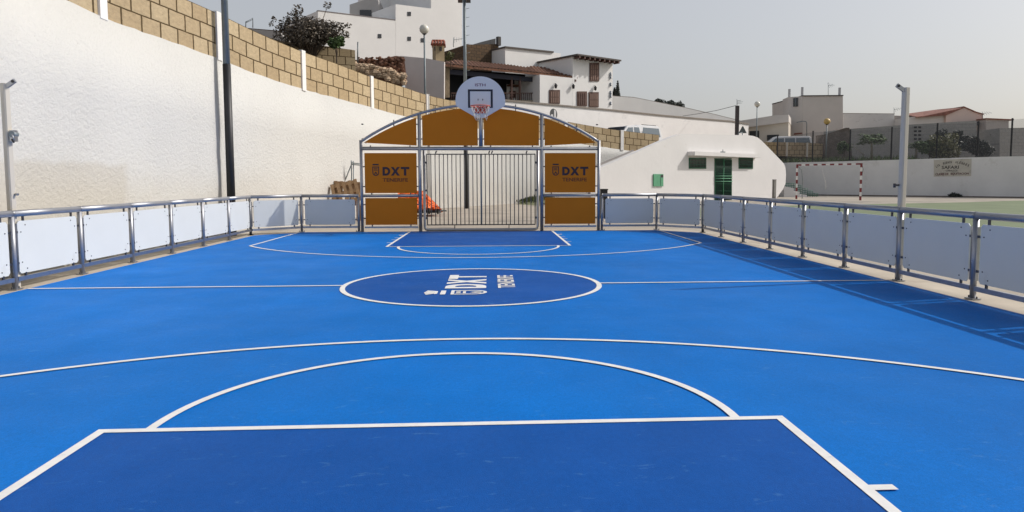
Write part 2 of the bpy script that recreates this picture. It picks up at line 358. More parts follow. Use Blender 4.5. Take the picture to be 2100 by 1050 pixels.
def text_mesh(txt, size, bold=0.0, align='CENTER', spacing=1.0):
    cu = bpy.data.curves.new('t', 'FONT'); cu.body = txt; cu.size = size; cu.align_x = align; cu.offset = bold; cu.space_character = spacing
    cu.resolution_u = 3
    ob = bpy.data.objects.new('t', cu); COL.objects.link(ob)
    dg = bpy.context.evaluated_depsgraph_get(); me = bpy.data.meshes.new_from_object(ob.evaluated_get(dg))
    vs = [tuple(v.co) for v in me.vertices]; fs = [tuple(p.vertices) for p in me.polygons]
    bpy.data.objects.remove(ob); bpy.data.curves.remove(cu); bpy.data.meshes.remove(me)
    return vs, fs
def put_text(mb, pl, txt, x, y, h, M, w=None, bold=0.0, align='CENTER', rot=0.0):
    """h = cap height, w = total width"""
    vs, fs = text_mesh(txt, 1.0, bold, align)
    x0, x1 = min(v[0] for v in vs), max(v[0] for v in vs); y0, y1 = min(v[1] for v in vs), max(v[1] for v in vs)
    sy = h/(y1-y0); sx = w/(x1-x0) if w else sy; cx = (x0+x1)/2
    b = len(mb.v); k = mb.mi(M); c_, s_ = math.cos(rot), math.sin(rot)
    for v in vs:
        a, d = (v[0]-cx)*sx, (v[1]-y0)*sy
        mb.v.append(tuple(pl.p(x+a*c_-d*s_, y+a*s_+d*c_)))
    for f in fs: mb.f.append(tuple(b+i for i in f)); mb.m.append(k); mb.s.append(False)

def dxt_logo(mb, pl, M, Mt, crown=False):
    """units: cap height of the big letters is 90"""
    # D
    o = [(0, 0), (0, 90), (36, 90)]; i_ = [(24, 22), (24, 68), (36, 68)]
    t = [R(90-180*k/14) for k in range(15)]
    outer = [(0, 90)]+[(36+44*math.cos(a), 45+45*math.sin(a)) for a in t]+[(0, 0)]
    inner = [(24, 68)]+[(36+21*math.cos(a), 45+23*math.sin(a)) for a in t]+[(24, 22)]
    pl.strip(mb, outer, inner, M, closed=True)
    # X
    x0, w = 86, 26
    def q(*p): pl.poly(mb, [(x0+a, b) for a, b in p], M)
    q((0, 90), (w+2, 90), (47, 62), (66, 90), (94, 90), (62, 46), (47, 27), (32, 46))
    q((32, 46), (47, 27), (28, 0), (0, 0)); q((62, 46), (94, 0), (66, 0), (47, 27))
    # T
    q((104, 90), (192, 90), (192, 68), (160, 68), (136, 68), (104, 68)); q((136, 68), (160, 68), (160, 0), (136, 0))
    put_text(mb, pl, 'TENERIFE', 131, -64, 38, Mt, w=262, bold=.016)
    if crown: pl = Plane2(pl.o, pl.ux, pl.uy*.78, pl.n, pl.th)
    # crest: bar, shield outline, chevron and small marks
    pl.poly(mb, [(-102, 108), (-38, 108), (-38, 122), (-102, 122)], M)
    c = (-70, 32)
    so = [(-105, 94), (-35, 94)]+[(-70+35*math.cos(a), 32+35*math.sin(a)) for a in [R(-180*k/12) for k in range(13)]]
    si = [(-96, 85), (-44, 85)]+[(-70+26*math.cos(a), 32+26*math.sin(a)) for a in [R(-180*k/12) for k in range(13)]]
    pl.strip(mb, so, si, M, closed=True)
    pl.poly(mb, [(-88, 62), (-52, 62), (-52, 54), (-88, 54)], M)
    for a in (-86, -74, -62): pl.poly(mb, [(a, 80), (a+8, 80), (a+8, 68), (a, 68)], M)
    pl.poly(mb, [(-70, 44), (-60, 30), (-52, 12), (-61, 12), (-70, 29)], M); pl.poly(mb, [(-70, 44), (-70, 29), (-79, 12), (-88, 12), (-80, 30)], M)
    if crown:
        for k, a in enumerate((-100, -85, -70, -55, -40)):
            b = -88+(k*9); pl.poly(mb, [(b, 138), (b+8, 138), (a+7, 166-(abs(k-2)*3)), (a-7, 166-(abs(k-2)*3))], M)
        pl.poly(mb, [(-92, 130), (-48, 130), (-44, 137.9), (-96, 137.9)], M)

# ================================================================ SETTING
# ---- ground
def gz(x, y):
    t = max(0, min(1, (y-19)/20)); return .12*t*t*(3-2*t)
mb = MB()
GROUNDM = mat('dusty_concrete_ground', (0.37, 0.33, 0.275), 0.95, var=0.15, vscale=.5, bump=.3, bscale=30, stain=(0.22, 0.20, 0.175), stain_scale=.35, stain_lo=.54)
ys = [-400, -60, -20, -8, 0, 10, 19, 21, 23, 25, 27, 29, 31, 33, 35, 37, 39, 60, 200, 900]; xs = [-900, -200, -60, -20, -10, 0, 10, 20, 30, 60, 200, 900]
b0 = 0
for y in ys:
    for x in xs: mb.v.append((x, y, gz(x, y)-.02))
for i in range(len(ys)-1):
    for j in range(len(xs)-1):
        a = i*len(xs)+j; mb.f.append((a, a+1, a+len(xs)+1, a+len(xs))); mb.m.append(mb.mi(GROUNDM)); mb.s.append(True)
struct(mb.build('ground'))
# ---- slab, court
CX0, CX1, CY0, CY1 = -5.17, 5.14, -4.0, 17.76
def sheet(name, pts, z, M):
    mb = MB(); mb.face([(x, y, z) for x, y in pts], M); return struct(mb.build(name))
mb = MB(); mb.prism([(-5.75, -5, .0), (5.62, -5, .0), (5.62, 17.1, .0), (4.6, 18.35, .0), (-4.6, 18.35, .0), (-5.75, 17.1, .0)], (0, 0, -.25), CONC)
struct(mb.build('concrete_slab'))
court = [(CX0, CY0), (CX1, CY0), (CX1, 16.85), (4.30, CY1), (-4.30, CY1), (CX0, 16.85)]
sheet('court_surface', court, .002, COURT)
LW = .05; GX = Plane2((0, 0, .0085), (1, 0, 0), (0, 1, 0))
GK = Plane2((0, 0, .0053), (1, 0, 0), (0, 1, 0))
YC, YB0, YB1 = 8.65, -.45, 17.75
KW = 1.755
mb = MB()
GK.poly(mb, [(-KW+.02, YB0-2), (KW-.02, YB0-2), (KW-.02, 3.655), (-KW+.02, 3.655)], COURTD); struct(mb.build('key_area_near'))
mb = MB(); GK.poly(mb, [(-KW+.02, 13.68), (KW-.02, 13.68), (KW-.02, YB1), (-KW+.02, YB1)], COURTD); struct(mb.build('key_area_far'))
mb = MB(); GK.poly(mb, [(1.51*math.cos(R(a)), YC+1.51*math.sin(R(a))) for a in range(0, 360, 4)], COURTD); struct(mb.build('centre_circle_area'))
mb = MB()
rect = lambda x0, y0, x1, y1: GX.poly(mb, [(x0, y0), (x1, y0), (x1, y1), (x0, y1)], LINEP)
def key(yl, sgn):
    yo = yl; yi = yl-sgn*LW
    rect(-KW, min(yo, yi), KW, max(yo, yi))
    ye = YB0-2 if sgn > 0 else YB1
    for s in (-1, 1):
        rect(min(s*KW, s*(KW-LW)), min(yi, ye), max(s*KW, s*(KW-LW)), max(yi, ye))
        for d, w in ((.90, LW), (1.62, LW), (2.12, LW), (2.85, .12)):
            y = yl-sgn*d; rect(min(s*KW, s*(KW+.1)), y-w/2, max(s*KW, s*(KW+.1)), y+w/2)
    if sgn > 0: GX.ring(mb, (0, yl), 1.475, 1.525, LINEP, 0, 180)
    else: GX.ring(mb, (0, yl), 1.475, 1.525, LINEP, 180, 360)
key(3.67, 1); key(13.67, -1)
GX.ring(mb, (0, YC), 1.485, 1.545, LINEP, 0, 360, 96)
rect(CX0+.02, YC-LW/2, -1.545, YC+LW/2); rect(1.545, YC-LW/2, CX1-.02, YC+LW/2)
RR, XT = 5.19, 4.40
for c, s in ((YB0+.93, 1), (YB1-.93, -1)):
    al = math.degrees(math.acos(XT/RR))
    GX.ring(mb, (0, c), RR-LW, RR, LINEP, s*al, s*(180-al), 80)
    ye = c+s*RR*math.sin(R(al))
    for q in (-1, 1): rect(min(q*XT, q*(XT-LW)), min(ye, YB0-2 if s > 0 else 17.70), max(q*XT, q*(XT-LW)), max(ye, YB0-2 if s > 0 else 17.70))
struct(mb.build('court_line_markings'))
mb = MB(); dxt_logo(mb, Plane2((.165, 8.32, .0095), (0, .00425, 0), (-.0053, 0, 0)), LINEP, LINEP, True); struct(mb.build('court_lettering'))
# ---- the neighbouring green court and its pale border
GREENC = mat('faded_green_sports_floor', (0.155, 0.195, 0.105), 0.9, var=0.12, vscale=.6, bump=.2, bscale=50, stain=(0.22, 0.22, 0.15), stain_scale=.4, stain_lo=.6)
mb = MB()
g = [(7.2, -12), (60, -12), (60, 19), (7.2, 19)]
mb.face([(x, y, -.014) for x, y in g], GREENC)
prev = None
for y, xa, xb in ((19, 7.2, 60), (21, 7.2, 58), (23, 7.2, 56), (25, 7.2, 53), (27, 7.6, 50), (29, 7.9, 47), (31, 9.5, 44), (33, 17, 41), (35, 24, 38), (37, 28, 35.5)):
    cur = [(xa, y, gz(0, y)-.014), (xb, y, gz(0, y)-.014)]
    if prev: mb.face([prev[0], prev[1], cur[1], cur[0]], GREENC, True)
    prev = cur
struct(mb.build('green_sports_ground'))

# ---- retaining wall: plan curve from the photograph's columns
WP = [(-7.0, -6.0, -100, None), (-6.95, 0, 0, None)]
ctl = [(-230, 7.4), (0, 10.0), (207, 12.5), (330, 14.5), (447, 17.0), (530, 18.9), (622, 21.3), (690, 23.4), (762, 26.0), (820, 28.2), (877, 30.3), (935, 32.0), (975, 33.1), (1040, 35.2), (1110, 37.3), (1170, 39.0), (1227, 40.3), (1275, 41.3), (1352, 43.0)]
base_px = {-230: -200, 0: -64, 207: 37, 330: 81, 447: 122, 530: 156, 622: 185, 690: 203, 762: 222, 820: 238, 877: 249, 935: 258, 975: 264, 1040: 274, 1110: 285, 1170: 293, 1227: 301, 1275: 308, 1352: 316}
top_px = {-230: -420, 0: -215, 207: -83, 330: -25, 447: 27, 530: 67, 622: 106, 690: 130, 762: 158, 820: 176, 877: 195, 935: 208, 975: 215, 1040: 228, 1110: 241, 1170: 251, 1227: 261, 1275: 268, 1352: 277}
pts = []
for x, Y in ctl:
    A = at(x, base_px[x], Y); B = at(x, top_px[x], Y); pts.append((A.x, A.y, A.z, B.z))
pts = [(-7.1, -6, pts[0][2], pts[0][3]), (-7.0, 2, pts[0][2], pts[0][3])]+pts
def catmull(P, n=5):
    out = []
    for i in range(len(P)-1):
        p0, p1, p2, p3 = P[max(i-1, 0)], P[i], P[i+1], P[min(i+2, len(P)-1)]
        for k in range(n):
            t = k/n; out.append(tuple(.5*((2*b)+(c-a)*t+(2*a-5*b+4*c-d)*t*t+(3*b-3*c+d-a)*t**3) for a, b, c, d in zip(p0, p1, p2, p3)))
    out.append(P[-1]); return out
WC = catmull(pts, 6)
def wn(i):                                # horizontal normal on the court side
    a, b = WC[max(i-1, 0)], WC[min(i+1, len(WC)-1)]; d = V((b[0]-a[0], b[1]-a[1], 0)).normalized(); return V((d.y, -d.x, 0))
rw = thing('retaining_wall', (WC[0][0], WC[0][1], 0), 'long curved rough white plastered retaining wall beside and behind the blue court', 'wall')
mb = MB(); jit = [random.uniform(-.012, .012) for _ in WC]
rows = [-.3, .5, 1.2, 1.9, 2.6, None]
idx = []
for i, p in enumerate(WC):
    n = wn(i); col = []
    for r_ in rows:
        z = p[2]+.02 if r_ is None else r_
        q = V((p[0], p[1], 0))+n*(.035+random.uniform(-.02, .02)); mb.v.append((q.x, q.y, z+(jit[i] if r_ is None else 0))); col.append(len(mb.v)-1)
    q = V((p[0], p[1], 0))-n*.35; mb.v.append((q.x, q.y, p[2]+.02)); col.append(len(mb.v)-1)
    mb.v.append((q.x, q.y, -.3)); col.append(len(mb.v)-1)
    idx.append(col)
for i in range(len(WC)-1):
    for k in range(len(idx[0])-1):
        mb.f.append((idx[i][k], idx[i+1][k], idx[i+1][k+1], idx[i][k+1])); mb.m.append(mb.mi(STUCCO)); mb.s.append(k < len(rows)-1)
mb.f.append(tuple(idx[-1])); mb.m.append(0); mb.s.append(False)
mb.build('plastered_face', rw)

# pillars and block bays standing on it
arc = [0]
for a, b in zip(WC, WC[1:]): arc.append(arc[-1]+math.hypot(b[0]-a[0], b[1]-a[1]))
def wat(s):
    s = max(0, min(arc[-1]-1e-6, s)); i = max(k for k in range(len(arc)) if arc[k] <= s); i = min(i, len(arc)-2)
    t = (s-arc[i])/(arc[i+1]-arc[i]); return tuple(a*(1-t)+b*t for a, b in zip(WC[i], WC[i+1])), i
def s_of_px(px):
    best = min(range(len(WC)*8), key=lambda k: abs(((lambda P: (1050+CXO+F_PX*((V((P[0], P[1], P[2]))-CAM).dot(Rt))/((V((P[0], P[1], P[2]))-CAM).dot(Fw))) if (V((P[0], P[1], P[2]))-CAM).dot(Fw) > 1 else -9999)(wat(arc[-1]*k/(len(WC)*8))[0]))-px))
    return arc[-1]*best/(len(WC)*8)
bw = thing('block_parapet_wall', (WC[0][0], WC[0][1], 4), 'tan pumice block parapet with white pillars running along the top of the white wall', 'wall')
ps = [s_of_px(x) for x in (207, 447, 622, 762, 877)]
d0 = ps[1]-ps[0]
plist = [ps[0]-2*d0, ps[0]-d0]+ps+[s_of_px(x) for x in (968, 1060, 1160, 1275)]+[arc[-1]+.05]
plist = [s for s in plist if s > -.1]
for k, s in enumerate(plist[:-1]):
    p, i = wat(s); n = wn(i); t = V((-n.y, n.x, 0)); c = V((p[0], p[1], 0))+n*-.02
    mb = MB(); h0, h1 = p[2]-.02, p[3]+.03
    P = [c+t*a+n*b for a, b in ((-.11, .075), (.11, .075), (.11, -.2), (-.11, -.2))]
    mb.prism([(q.x, q.y, h0) for q in P], (0, 0, h1-h0), WHITE); mb.build('pillar', bw)
for k in range(len(plist)-1):
    s0, s1 = plist[k]+.11, min(plist[k+1]-.11, arc[-1]); mb = MB(); n_ = 12; nb = 6.3 if k < len(plist)-2 else 4.7
    prev = None
    for q in range(n_+1):
        s = s0+(s1-s0)*q/n_; p, i = wat(s); n = wn(i); f = V((p[0], p[1], 0))+n*.015; bk = f-n*.2
        cur = (V((f.x, f.y, p[2])), V((f.x, f.y, p[3])), V((bk.x, bk.y, p[3])), V((bk.x, bk.y, p[2])), q/n_*nb+k*.37)
        if prev:
            u0, u1 = prev[4], cur[4]
            mb.face([prev[0], cur[0], cur[1], prev[1]], BLOCK, False, [(u0, 0), (u1, 0), (u1, 2.97), (u0, 2.97)])
            mb.face([prev[1], cur[1], cur[2], prev[2]], BLOCK, False, [(u0, 2.1), (u1, 2.1), (u1, 2.6), (u0, 2.6)])
            mb.face([prev[2], cur[2], cur[3], prev[3]], BLOCK, False, [(u0, 2.97), (u1, 2.97), (u1, 0), (u0, 0)])
        prev = cur
    mb.face([prev[0], prev[3], prev[2], prev[1]], BLOCK, False, [(0, 0), (.5, 0), (.5, 2.97), (0, 2.97)])
    mb.build('block_panel', bw)

# ---- street and hillside behind the wall
ASPH = mat('worn_asphalt', (0.07, 0.068, 0.065), 0.9, var=.2, vscale=1)
EARTH = mat('dry_earth', (0.23, 0.17, 0.115), 0.95, var=.3, vscale=.5, bump=.5, bscale=4, bdist=.1)
def wall_strip(name, offs, dz, M, i0=0):
    mb = MB(); prev = None
    for i in range(i0, len(WC)):
        p = WC[i]; n = wn(i); cur = [V((p[0], p[1], p[2]+z))-n*o for o, z in zip(offs, dz)]
        if prev:
            for k in range(len(offs)-1): mb.face([prev[k], cur[k], cur[k+1], prev[k+1]], M, True)
        prev = cur
    return struct(mb.build(name))
wall_strip('street', (.36, 7.0), (-.02, .05), ASPH)
wall_strip('hillside', (7.0, 20.0, 60.0, 160), (.045, .3, 2.0, 3.0), EARTH)
mb = MB()   # street carries on to the right, behind the changing rooms
mb.face([(9.9, 42.8, 2.95), (26, 57, 3.0), (60, 60, 3.2), (140, 90, 3.3), (140, 300, 3.4), (-10, 300, 3.4), (3, 60, 3.0)], EARTH); struct(mb.build('upper_street_ground'))

# ================================================================ PITCH FENCE
POSTZ, RAILZ, RR_ = .845, .878, .038
def fence(name, path, label, skip_last=False, parent_first=True):
    """path: list of (x, y) posts; modules between neighbours"""
    t = thing(name, (path[0][0], path[0][1], 0), label, 'fence', 'low fences round the blue court')
    for k, (x, y) in enumerate(path):
        mb = MB(); mb.tube([(x, y, .012), (x, y, POSTZ)], .031, STEEL, 16)
        po = mb.build('post', t, (x, y, 0))
        mb = MB(); mb.box((x, y, .010), (.13, .095, .012), STEEL2, math.pi/2 if abs(x) > 5 else 0)
        for q in (-1, 1):
            dx, dy = (0, .062*q) if abs(x) > 5 else (.062*q, 0)
            mb.tube([(x+dx, y+dy, .016), (x+dx, y+dy, .036)], .009, BOLT, 6)
        mb.build('base_plate', po, (x, y, 0))
    for a, b in zip(path, path[1:]):
        A, B = V((*a, 0)), V((*b, 0)); d = (B-A); L = d.length; d.normalize(); n = V((-d.y, d.x, 0)); mid = (A+B)/2; rz = math.atan2(d.y, d.x)
        mb = MB(); mb.tube([A+V((0, 0, RAILZ)), B+V((0, 0, RAILZ))], RR_, STEEL, 20)
        for e in (A, B): mb.tube([e+d*(.012 if e is A else -.012)+V((0, 0, RAILZ)), e+d*(.002 if e is A else -.002)+V((0, 0, RAILZ))], RR_+.003, STEEL2, 20)
        mb.build('top_rail', t, mid)
        mb = MB(); mb.box(mid+V((0, 0, .118)), (L-.07, .04, .05), STEEL2, rz); mb.build('bottom_rail', t, mid)
        # panel with clipped corners
        hw, z0, z1, c = L/2-.085, .175, .79, .03
        P = [(-hw+c, z0), (hw-c, z0), (hw, z0+c), (hw, z1-c), (hw-c, z1), (-hw+c, z1), (-hw, z1-c), (-hw, z0+c)]
        mb = MB(); mb.prism([mid+d*x-n*.006+V((0, 0, z)) for x, z in P], n*.012, PANELW)
        for sx in (-1, 1):
            for zz, xx in ((z0+.05, hw-.14), (z0+.13, hw-.055), (z1-.05, hw-.14), (z1-.13, hw-.055)):
                p_ = mid+d*(sx*xx)+V((0, 0, zz)); mb.tube([p_-n*.011, p_+n*.011], .0075, BOLT, 8)
        mb.build('panel', t, mid)
        for sx in (-1, 1):
            mb = MB(); e = mid+d*(sx*(L/2-.045)); mb.box(e+V((0, 0, .48)), (.006, .035, .56), STEEL2, rz)
            for zz in (.30, .66): mb.box(e+d*(-sx*.02)+V((0, 0, zz)), (.04, .02, .025), BOLT, rz)
            for zz in (.815, .158): mb.box(mid+d*(sx*(L/2-.2))+V((0, 0, zz)), (.028, .016, .05), BOLT, rz)
            mb.build('clip', t, e)
    return t
MOD = 1.38
kk = list(range(-6, 7))
fence('side_fence', [(-5.27, 8.62+MOD*k) for k in kk], 'steel and white panel fence in full sun below the rough white wall')
fence('side_fence', [(5.25, 8.62+MOD*k) for k in kk], 'steel and white panel fence with shaded panels in front of the green sports ground')
fence('end_fence', [(-5.27, 8.62+MOD*6), (-4.36, 17.86), (-2.985, 17.86)], 'short angled fence run with two panels left of the ochre goal, by the pallet')
fence('end_fence', [(2.985, 17.86), (4.36, 17.86), (5.25, 8.62+MOD*6)], 'short angled fence run with two panels right of the ochre goal, before the changing rooms')

# ================================================================ GOAL STRUCTURE
GY = 17.86
G = thing('goal_structure', (0, GY, 0), 'arched stainless steel goal with ochre panels and a barred gate in its mouth', 'goal')
def tubep(name, P, r, parent=None, M=STEEL, n=16):
    parent = parent or G; return MB().tube(P, r, M, n).build(name, parent, P[0])
ARC_R, ARC_T = 5.15, 3.08
az = lambda x: ARC_T-(ARC_R-math.sqrt(ARC_R**2-x*x))
for s in (-1, 1):
    tubep('post', [(s*2.90, GY, 0), (s*2.90, GY, 2.22)], .038)
    tubep('post', [(s*1.49, GY, 0), (s*1.49, GY, az(1.49)-.02)], .042)
    tubep('middle_rail', [(s*2.86, GY, .875), (s*1.53, GY, .875)], .036)
    mb = MB(); mb.box((s*2.195, GY, .105), (1.3, .04, .045), STEEL2); mb.build('bottom_rail', G, (s*2.195, GY, .105))
tubep('crossbar', [(-2.86, GY, 2.02), (2.86, GY, 2.02)], .045)
tubep('centre_post', [(0, GY, 2.07), (0, GY, 2.96)], .05)
mb = MB(); mb.tube([(x/20*2.9, GY, az(x/20*2.9)) for x in range(-20, 21)], .032, STEEL, 14)
for x in (-2.1, -1.1, .85, 2.35): mb.box((x, GY, az(x)+.0), (.022, .05, .15), BOLT)
mb.build('arch', G, (0, GY, 3))
def panel(P, name='panel', logo=None):
    mb = MB(); mb.prism([(x, GY-.008, z) for x, z in P], (0, .016, 0), PANELO)
    xs_, zs_ = [p[0] for p in P], [p[1] for p in P]; x0, x1, z0, z1 = min(xs_), max(xs_), min(zs_), max(zs_)
    for x, z in ((x0+.05, z0+.05), (x1-.05, z0+.05)): mb.tube([(x, GY-.013, z), (x, GY+.013, z)], .009, BOLT, 8)
    ob = mb.build(name, G, ((x0+x1)/2, GY, z0))
    if logo:
        k = (x1-x0)/540; m2 = MB(); dxt_logo(m2, Plane2((x0+185*k, GY-.011, z1-235*k), (k, 0, 0), (0, 0, k)), ENGR, ENGR2); m2.build('lettering', ob, ((x0+x1)/2, GY, z0))
    # little brackets
    mb = MB()
    for x in (x0-.022, x1+.022):
        for z in (z0+.16, min(z1, z0+.8)-.16): mb.box((x, GY, z), (.05, .02, .028), BOLT)
    for x in (x0+.16, x1-.16): mb.box((x, GY, z0-.02), (.028, .02, .045), BOLT)
    mb.build('bracket', ob, ((x0+x1)/2, GY, z0))
for s in (-1, 1):
    a, b = sorted((s*2.82, s*1.565))
    panel([(a, .165), (b, .165), (b, .82), (a, .82)]); panel([(a, .94), (b, .94), (b, 1.91), (a, 1.91)], logo=True)
    # arched panels
    q = [s*2.83, s*1.56]; xs2 = [s*(2.83-(2.83-1.56)*k/10) for k in range(11)]
    P = [(s*1.56, 2.09)]+[(x, max(2.09, az(x)-.075)) for x in reversed(xs2)]; panel(P)
    xs2 = [s*(1.42-(1.42-.075)*k/10) for k in range(11)]
    P = [(s*.075, 2.09), (s*1.42, 2.09)]+[(x, az(x)-.075) for x in xs2]; panel(P)
# gate in the goal mouth
gt = MB(); GYG = GY+.10
gate_frame = [(-1.395, GYG, 1.98), (-1.395, GYG, .10), (-1.37, GYG, .045), (-1.31, GYG, .03), (1.31, GYG, .03), (1.37, GYG, .045), (1.395, GYG, .10), (1.395, GYG, 1.98)]
gf = MB().tube(gate_frame, .034, STEEL2, 14).build('gate_frame', G, (0, GYG, 0))
mb = MB(); mb.box((0, GYG, 1.885), (2.68, .025, .025), DARKG); mb.box((0, GYG, .15), (2.68, .025, .025), DARKG)
for x in (-1.33, 1.33): mb.box((x, GYG, 1.0175), (.024, .025, 1.708), DARKG)
mb.build('bar_rail', gf, (0, GYG, 0))
NBAR = 25
for k in range(1, NBAR+1):
    x = -1.33+2.66*k/(NBAR+1); r = .0115 if k != 13 else .022
    MB().tube([(x, GYG, .163), (x, GYG, 1.872)], r, BARG if k != 13 else GALV, 8).build('gate_bar', gf, (x, GYG, .15))
for x in (-1.36, 1.36):
    for z in (1.68, 1.0, .32):
        MB().box((x, GYG-.002, z), (.04, .045, .05), BOLT).build('hinge', gf, (x, GYG, z))
for x in (-.66, .68): MB().box((x, GYG, .10), (.02, .02, .074), DARKG).build('foot', gf, (x, GYG, .1))
for x in (-1.1, .2, .27, 1.12): MB().box((x, GYG-.01, 1.935), (.03, .02, .07), DARKG, rot=Matrix.Rotation(R(20), 3, 'Y')).build('stay', gf, (x, GYG, 1.93))

# basketball hoop in front of the arch
HY = 17.50
H = thing('basketball_hoop', (0, HY, 2.9), 'white fan shaped basketball backboard with red rim and torn white net above the goal', 'basketball hoop')
P = [(-.60+.0*0, 3.06)]
cz = 3.13; P = [(.59*math.cos(R(a)), cz+.575*math.sin(R(a))) for a in range(-8, 189, 4)]
P += [(-.565, 3.0), (-.10, 2.735), (.10, 2.735), (.565, 3.0)]
BB = mat('backboard_laminate', (0.66, 0.70, 0.77), 0.35, var=.02, vscale=2)
bbo = MB().prism([(x, HY-.012, z) for x, z in P], (0, .024, 0), BB, mat('laminate_edge', (.62, .62, .66), .5)).build('backboard', H, (0, HY, 3.1))
NAVY = mat('black_line_paint', (0.012, 0.016, 0.035), .5)
mb = MB(); pl = Plane2((0, HY-.015, 0), (1, 0, 0), (0, 0, 1))
for q in ([(-.295, 2.965), (-.245, 2.965), (-.245, 3.40), (-.295, 3.40)], [(.245, 2.965), (.295, 2.965), (.295, 3.40), (.245, 3.40)], [(-.245, 3.355), (.245, 3.355), (.245, 3.40), (-.245, 3.40)], [(-.245, 2.965), (-.21, 2.965), (-.21, 2.99), (-.245, 2.99)], [(.21, 2.965), (.245, 2.965), (.245, 2.99), (.21, 2.99)]): pl.poly(mb, q, NAVY)
mb.build('target_square', bbo, (0, HY, 3.2))
mb = MB(); put_text(mb, pl, 'ISTH', 0, 3.472, .066, mat('purple_lettering', (.13, .02, .10), .6), w=.25, bold=.012); mb.build('lettering', bbo, (0, HY, 3.5))
mb = MB()
for x in (-.055, .055):
    for z in (3.15, 3.17): mb.tube([(x, HY-.013, z), (x, HY-.022, z)], .012, BOLT, 6)
mb.build('bolt', bbo, (0, HY, 3.15))
RC = (0, HY-.36, 2.975)
mb = MB(); mb.tube([(.225*math.cos(t), RC[1]+.225*math.sin(t), RC[2]) for t in [2*math.pi*k/32 for k in range(32)]], .011, ORING, 8, closed=True)
mb.tube([(-.2, RC[1]+.1, RC[2]), (-.16, HY-.02, RC[2]-.005)], .009, ORING, 8); mb.tube([(.2, RC[1]+.1, RC[2]), (.16, HY-.02, RC[2]-.005)], .009, ORING, 8)
mb.prism([(-.2, HY-.02, RC[2]+.03), (.2, HY-.02, RC[2]+.03), (.12, HY-.02, RC[2]-.14), (-.12, HY-.02, RC[2]-.14)], (0, -.012, 0), ORING)
mb.prism([(-.15, HY-.033, RC[2]-.0), (.15, HY-.033, RC[2]-.0), (.06, RC[1]+.2, RC[2]-.005), (-.06, RC[1]+.2, RC[2]-.005)], (0, 0, -.01), ORING)
rim = mb.build('rim', H, RC)
mb = MB(); rr = random.Random(3)
N_ = 12
for k in range(N_):
    a = 2*math.pi*k/N_
    for sgn in (-1, 1):
        b_ = a+sgn*2*math.pi/N_*1.0; pts_ = []
        for j in range(5):
            t = j/4; ang = a+(b_-a)*t*1.2; r_ = .222-.075*t; pts_.append((r_*math.cos(ang)+rr.uniform(-.01, .01), RC[1]+r_*math.sin(ang), RC[2]-.01-.2*t))
        mb.tube(pts_, .0042, ROPE, 5)
for k in range(7):
    a = rr.uniform(0, 6.28); x, y = .14*math.cos(a), RC[1]+.14*math.sin(a); z = RC[2]-.2; w = rr.uniform(.02, .04); l = rr.uniform(.08, .16)
    mb.tube([(x-w, y, z), (x-w*.9, y, z-l*.7), (x, y, z-l), (x+w*.8, y, z-l*.6), (x+w, y, z)], .0045, ROPE, 5)
mb.build('net', H, RC)
for x in (-.035, .035):
    MB().box((x, (HY+GY)/2-.02, 2.86), (.02, GY-HY-.03, .05), STEEL2).build('mounting_arm', H, (x, GY, 2.86))

# tall net posts at the halfway line
def net_post(x, label, s, crank):
    t = thing('net_post', (x, 8.73, 0), label, 'post', 'tall aluminium net posts on the halfway line')
    y = 8.73; hgt = 2.37; mb = MB()
    # rounded channel profile
    prof = [(-.045, -.035), (-.03, -.05), (.03, -.05), (.045, -.035), (.045, .03), (.035, .045), (.012, .045), (.012, .02), (-.012, .02), (-.012, .045), (-.035, .045), (-.045, .03)]
    c, sn = math.cos(R(-70*s)), math.sin(R(-70*s))
    mb.prism([(x+(a*c-b*sn)*.8, y+(a*sn+b*c)*.8, .0) for a, b in prof], (0, 0, hgt), ALU); mb.build('channel', t, (x, y, 0))
    mb = MB(); d = V((-s*.82, 0, .57)); p0 = V((x-s*.03, y-.01, hgt-.035))
    q = Matrix.Rotation(math.atan2(d.z, -s*d.x*-1 if False else abs(d.x))*(1 if s > 0 else -1), 3, 'Y')
    mb.box(p0+d*.055, (.12, .03, .045), STEEL2, rot=q); mb.tube([p0+d*.095+V((0, -.024, 0)), p0+d*.095+V((0, .024, 0))], .016, DARKG, 12)
    mb.build('pulley_arm', t, p0)
    if crank:
        z = 1.77; xx = x-s*.075
        mb = MB(); mb.box((xx, y-.01, z), (.055, .06, .13), STEEL2); mb.tube([(xx, y-.05, z+.02), (xx, y+.035, z+.02)], .035, GALV, 14); mb.tube([(xx, y-.045, z-.04), (xx-s*.03, y-.06, z-.075)], .01, BLACKP, 8)
        mb.tube([(xx-s*.01, y-.052, z+.02), (xx-s*.03, y-.055, z-.05)], .008, STEEL, 8)
        mb.build('ratchet', t, (xx, y, z))
        mb = MB(); mb.tube([(x-s*.05, y, 1.10), (x-s*.085, y, 1.10)], .014, STEEL2, 10); mb.build('eye_bolt', t, (x, y, 1.1))
    else:
        mb = MB(); mb.tube([(x-s*.045, y, 1.18), (x-s*.1, y, 1.18)], .012, BOLT, 10); mb.tube([(x-s*.1, y, 1.15), (x-s*.1, y, 1.2)], .016, BOLT, 8); mb.build('cleat', t, (x, y, 1.18))
net_post(-5.33, 'tall aluminium net post with a ratchet winder, by the sunlit fence under the white wall', -1, True)
net_post(5.315, 'tall aluminium net post without a winder, behind the shaded fence before the green ground', 1, False)

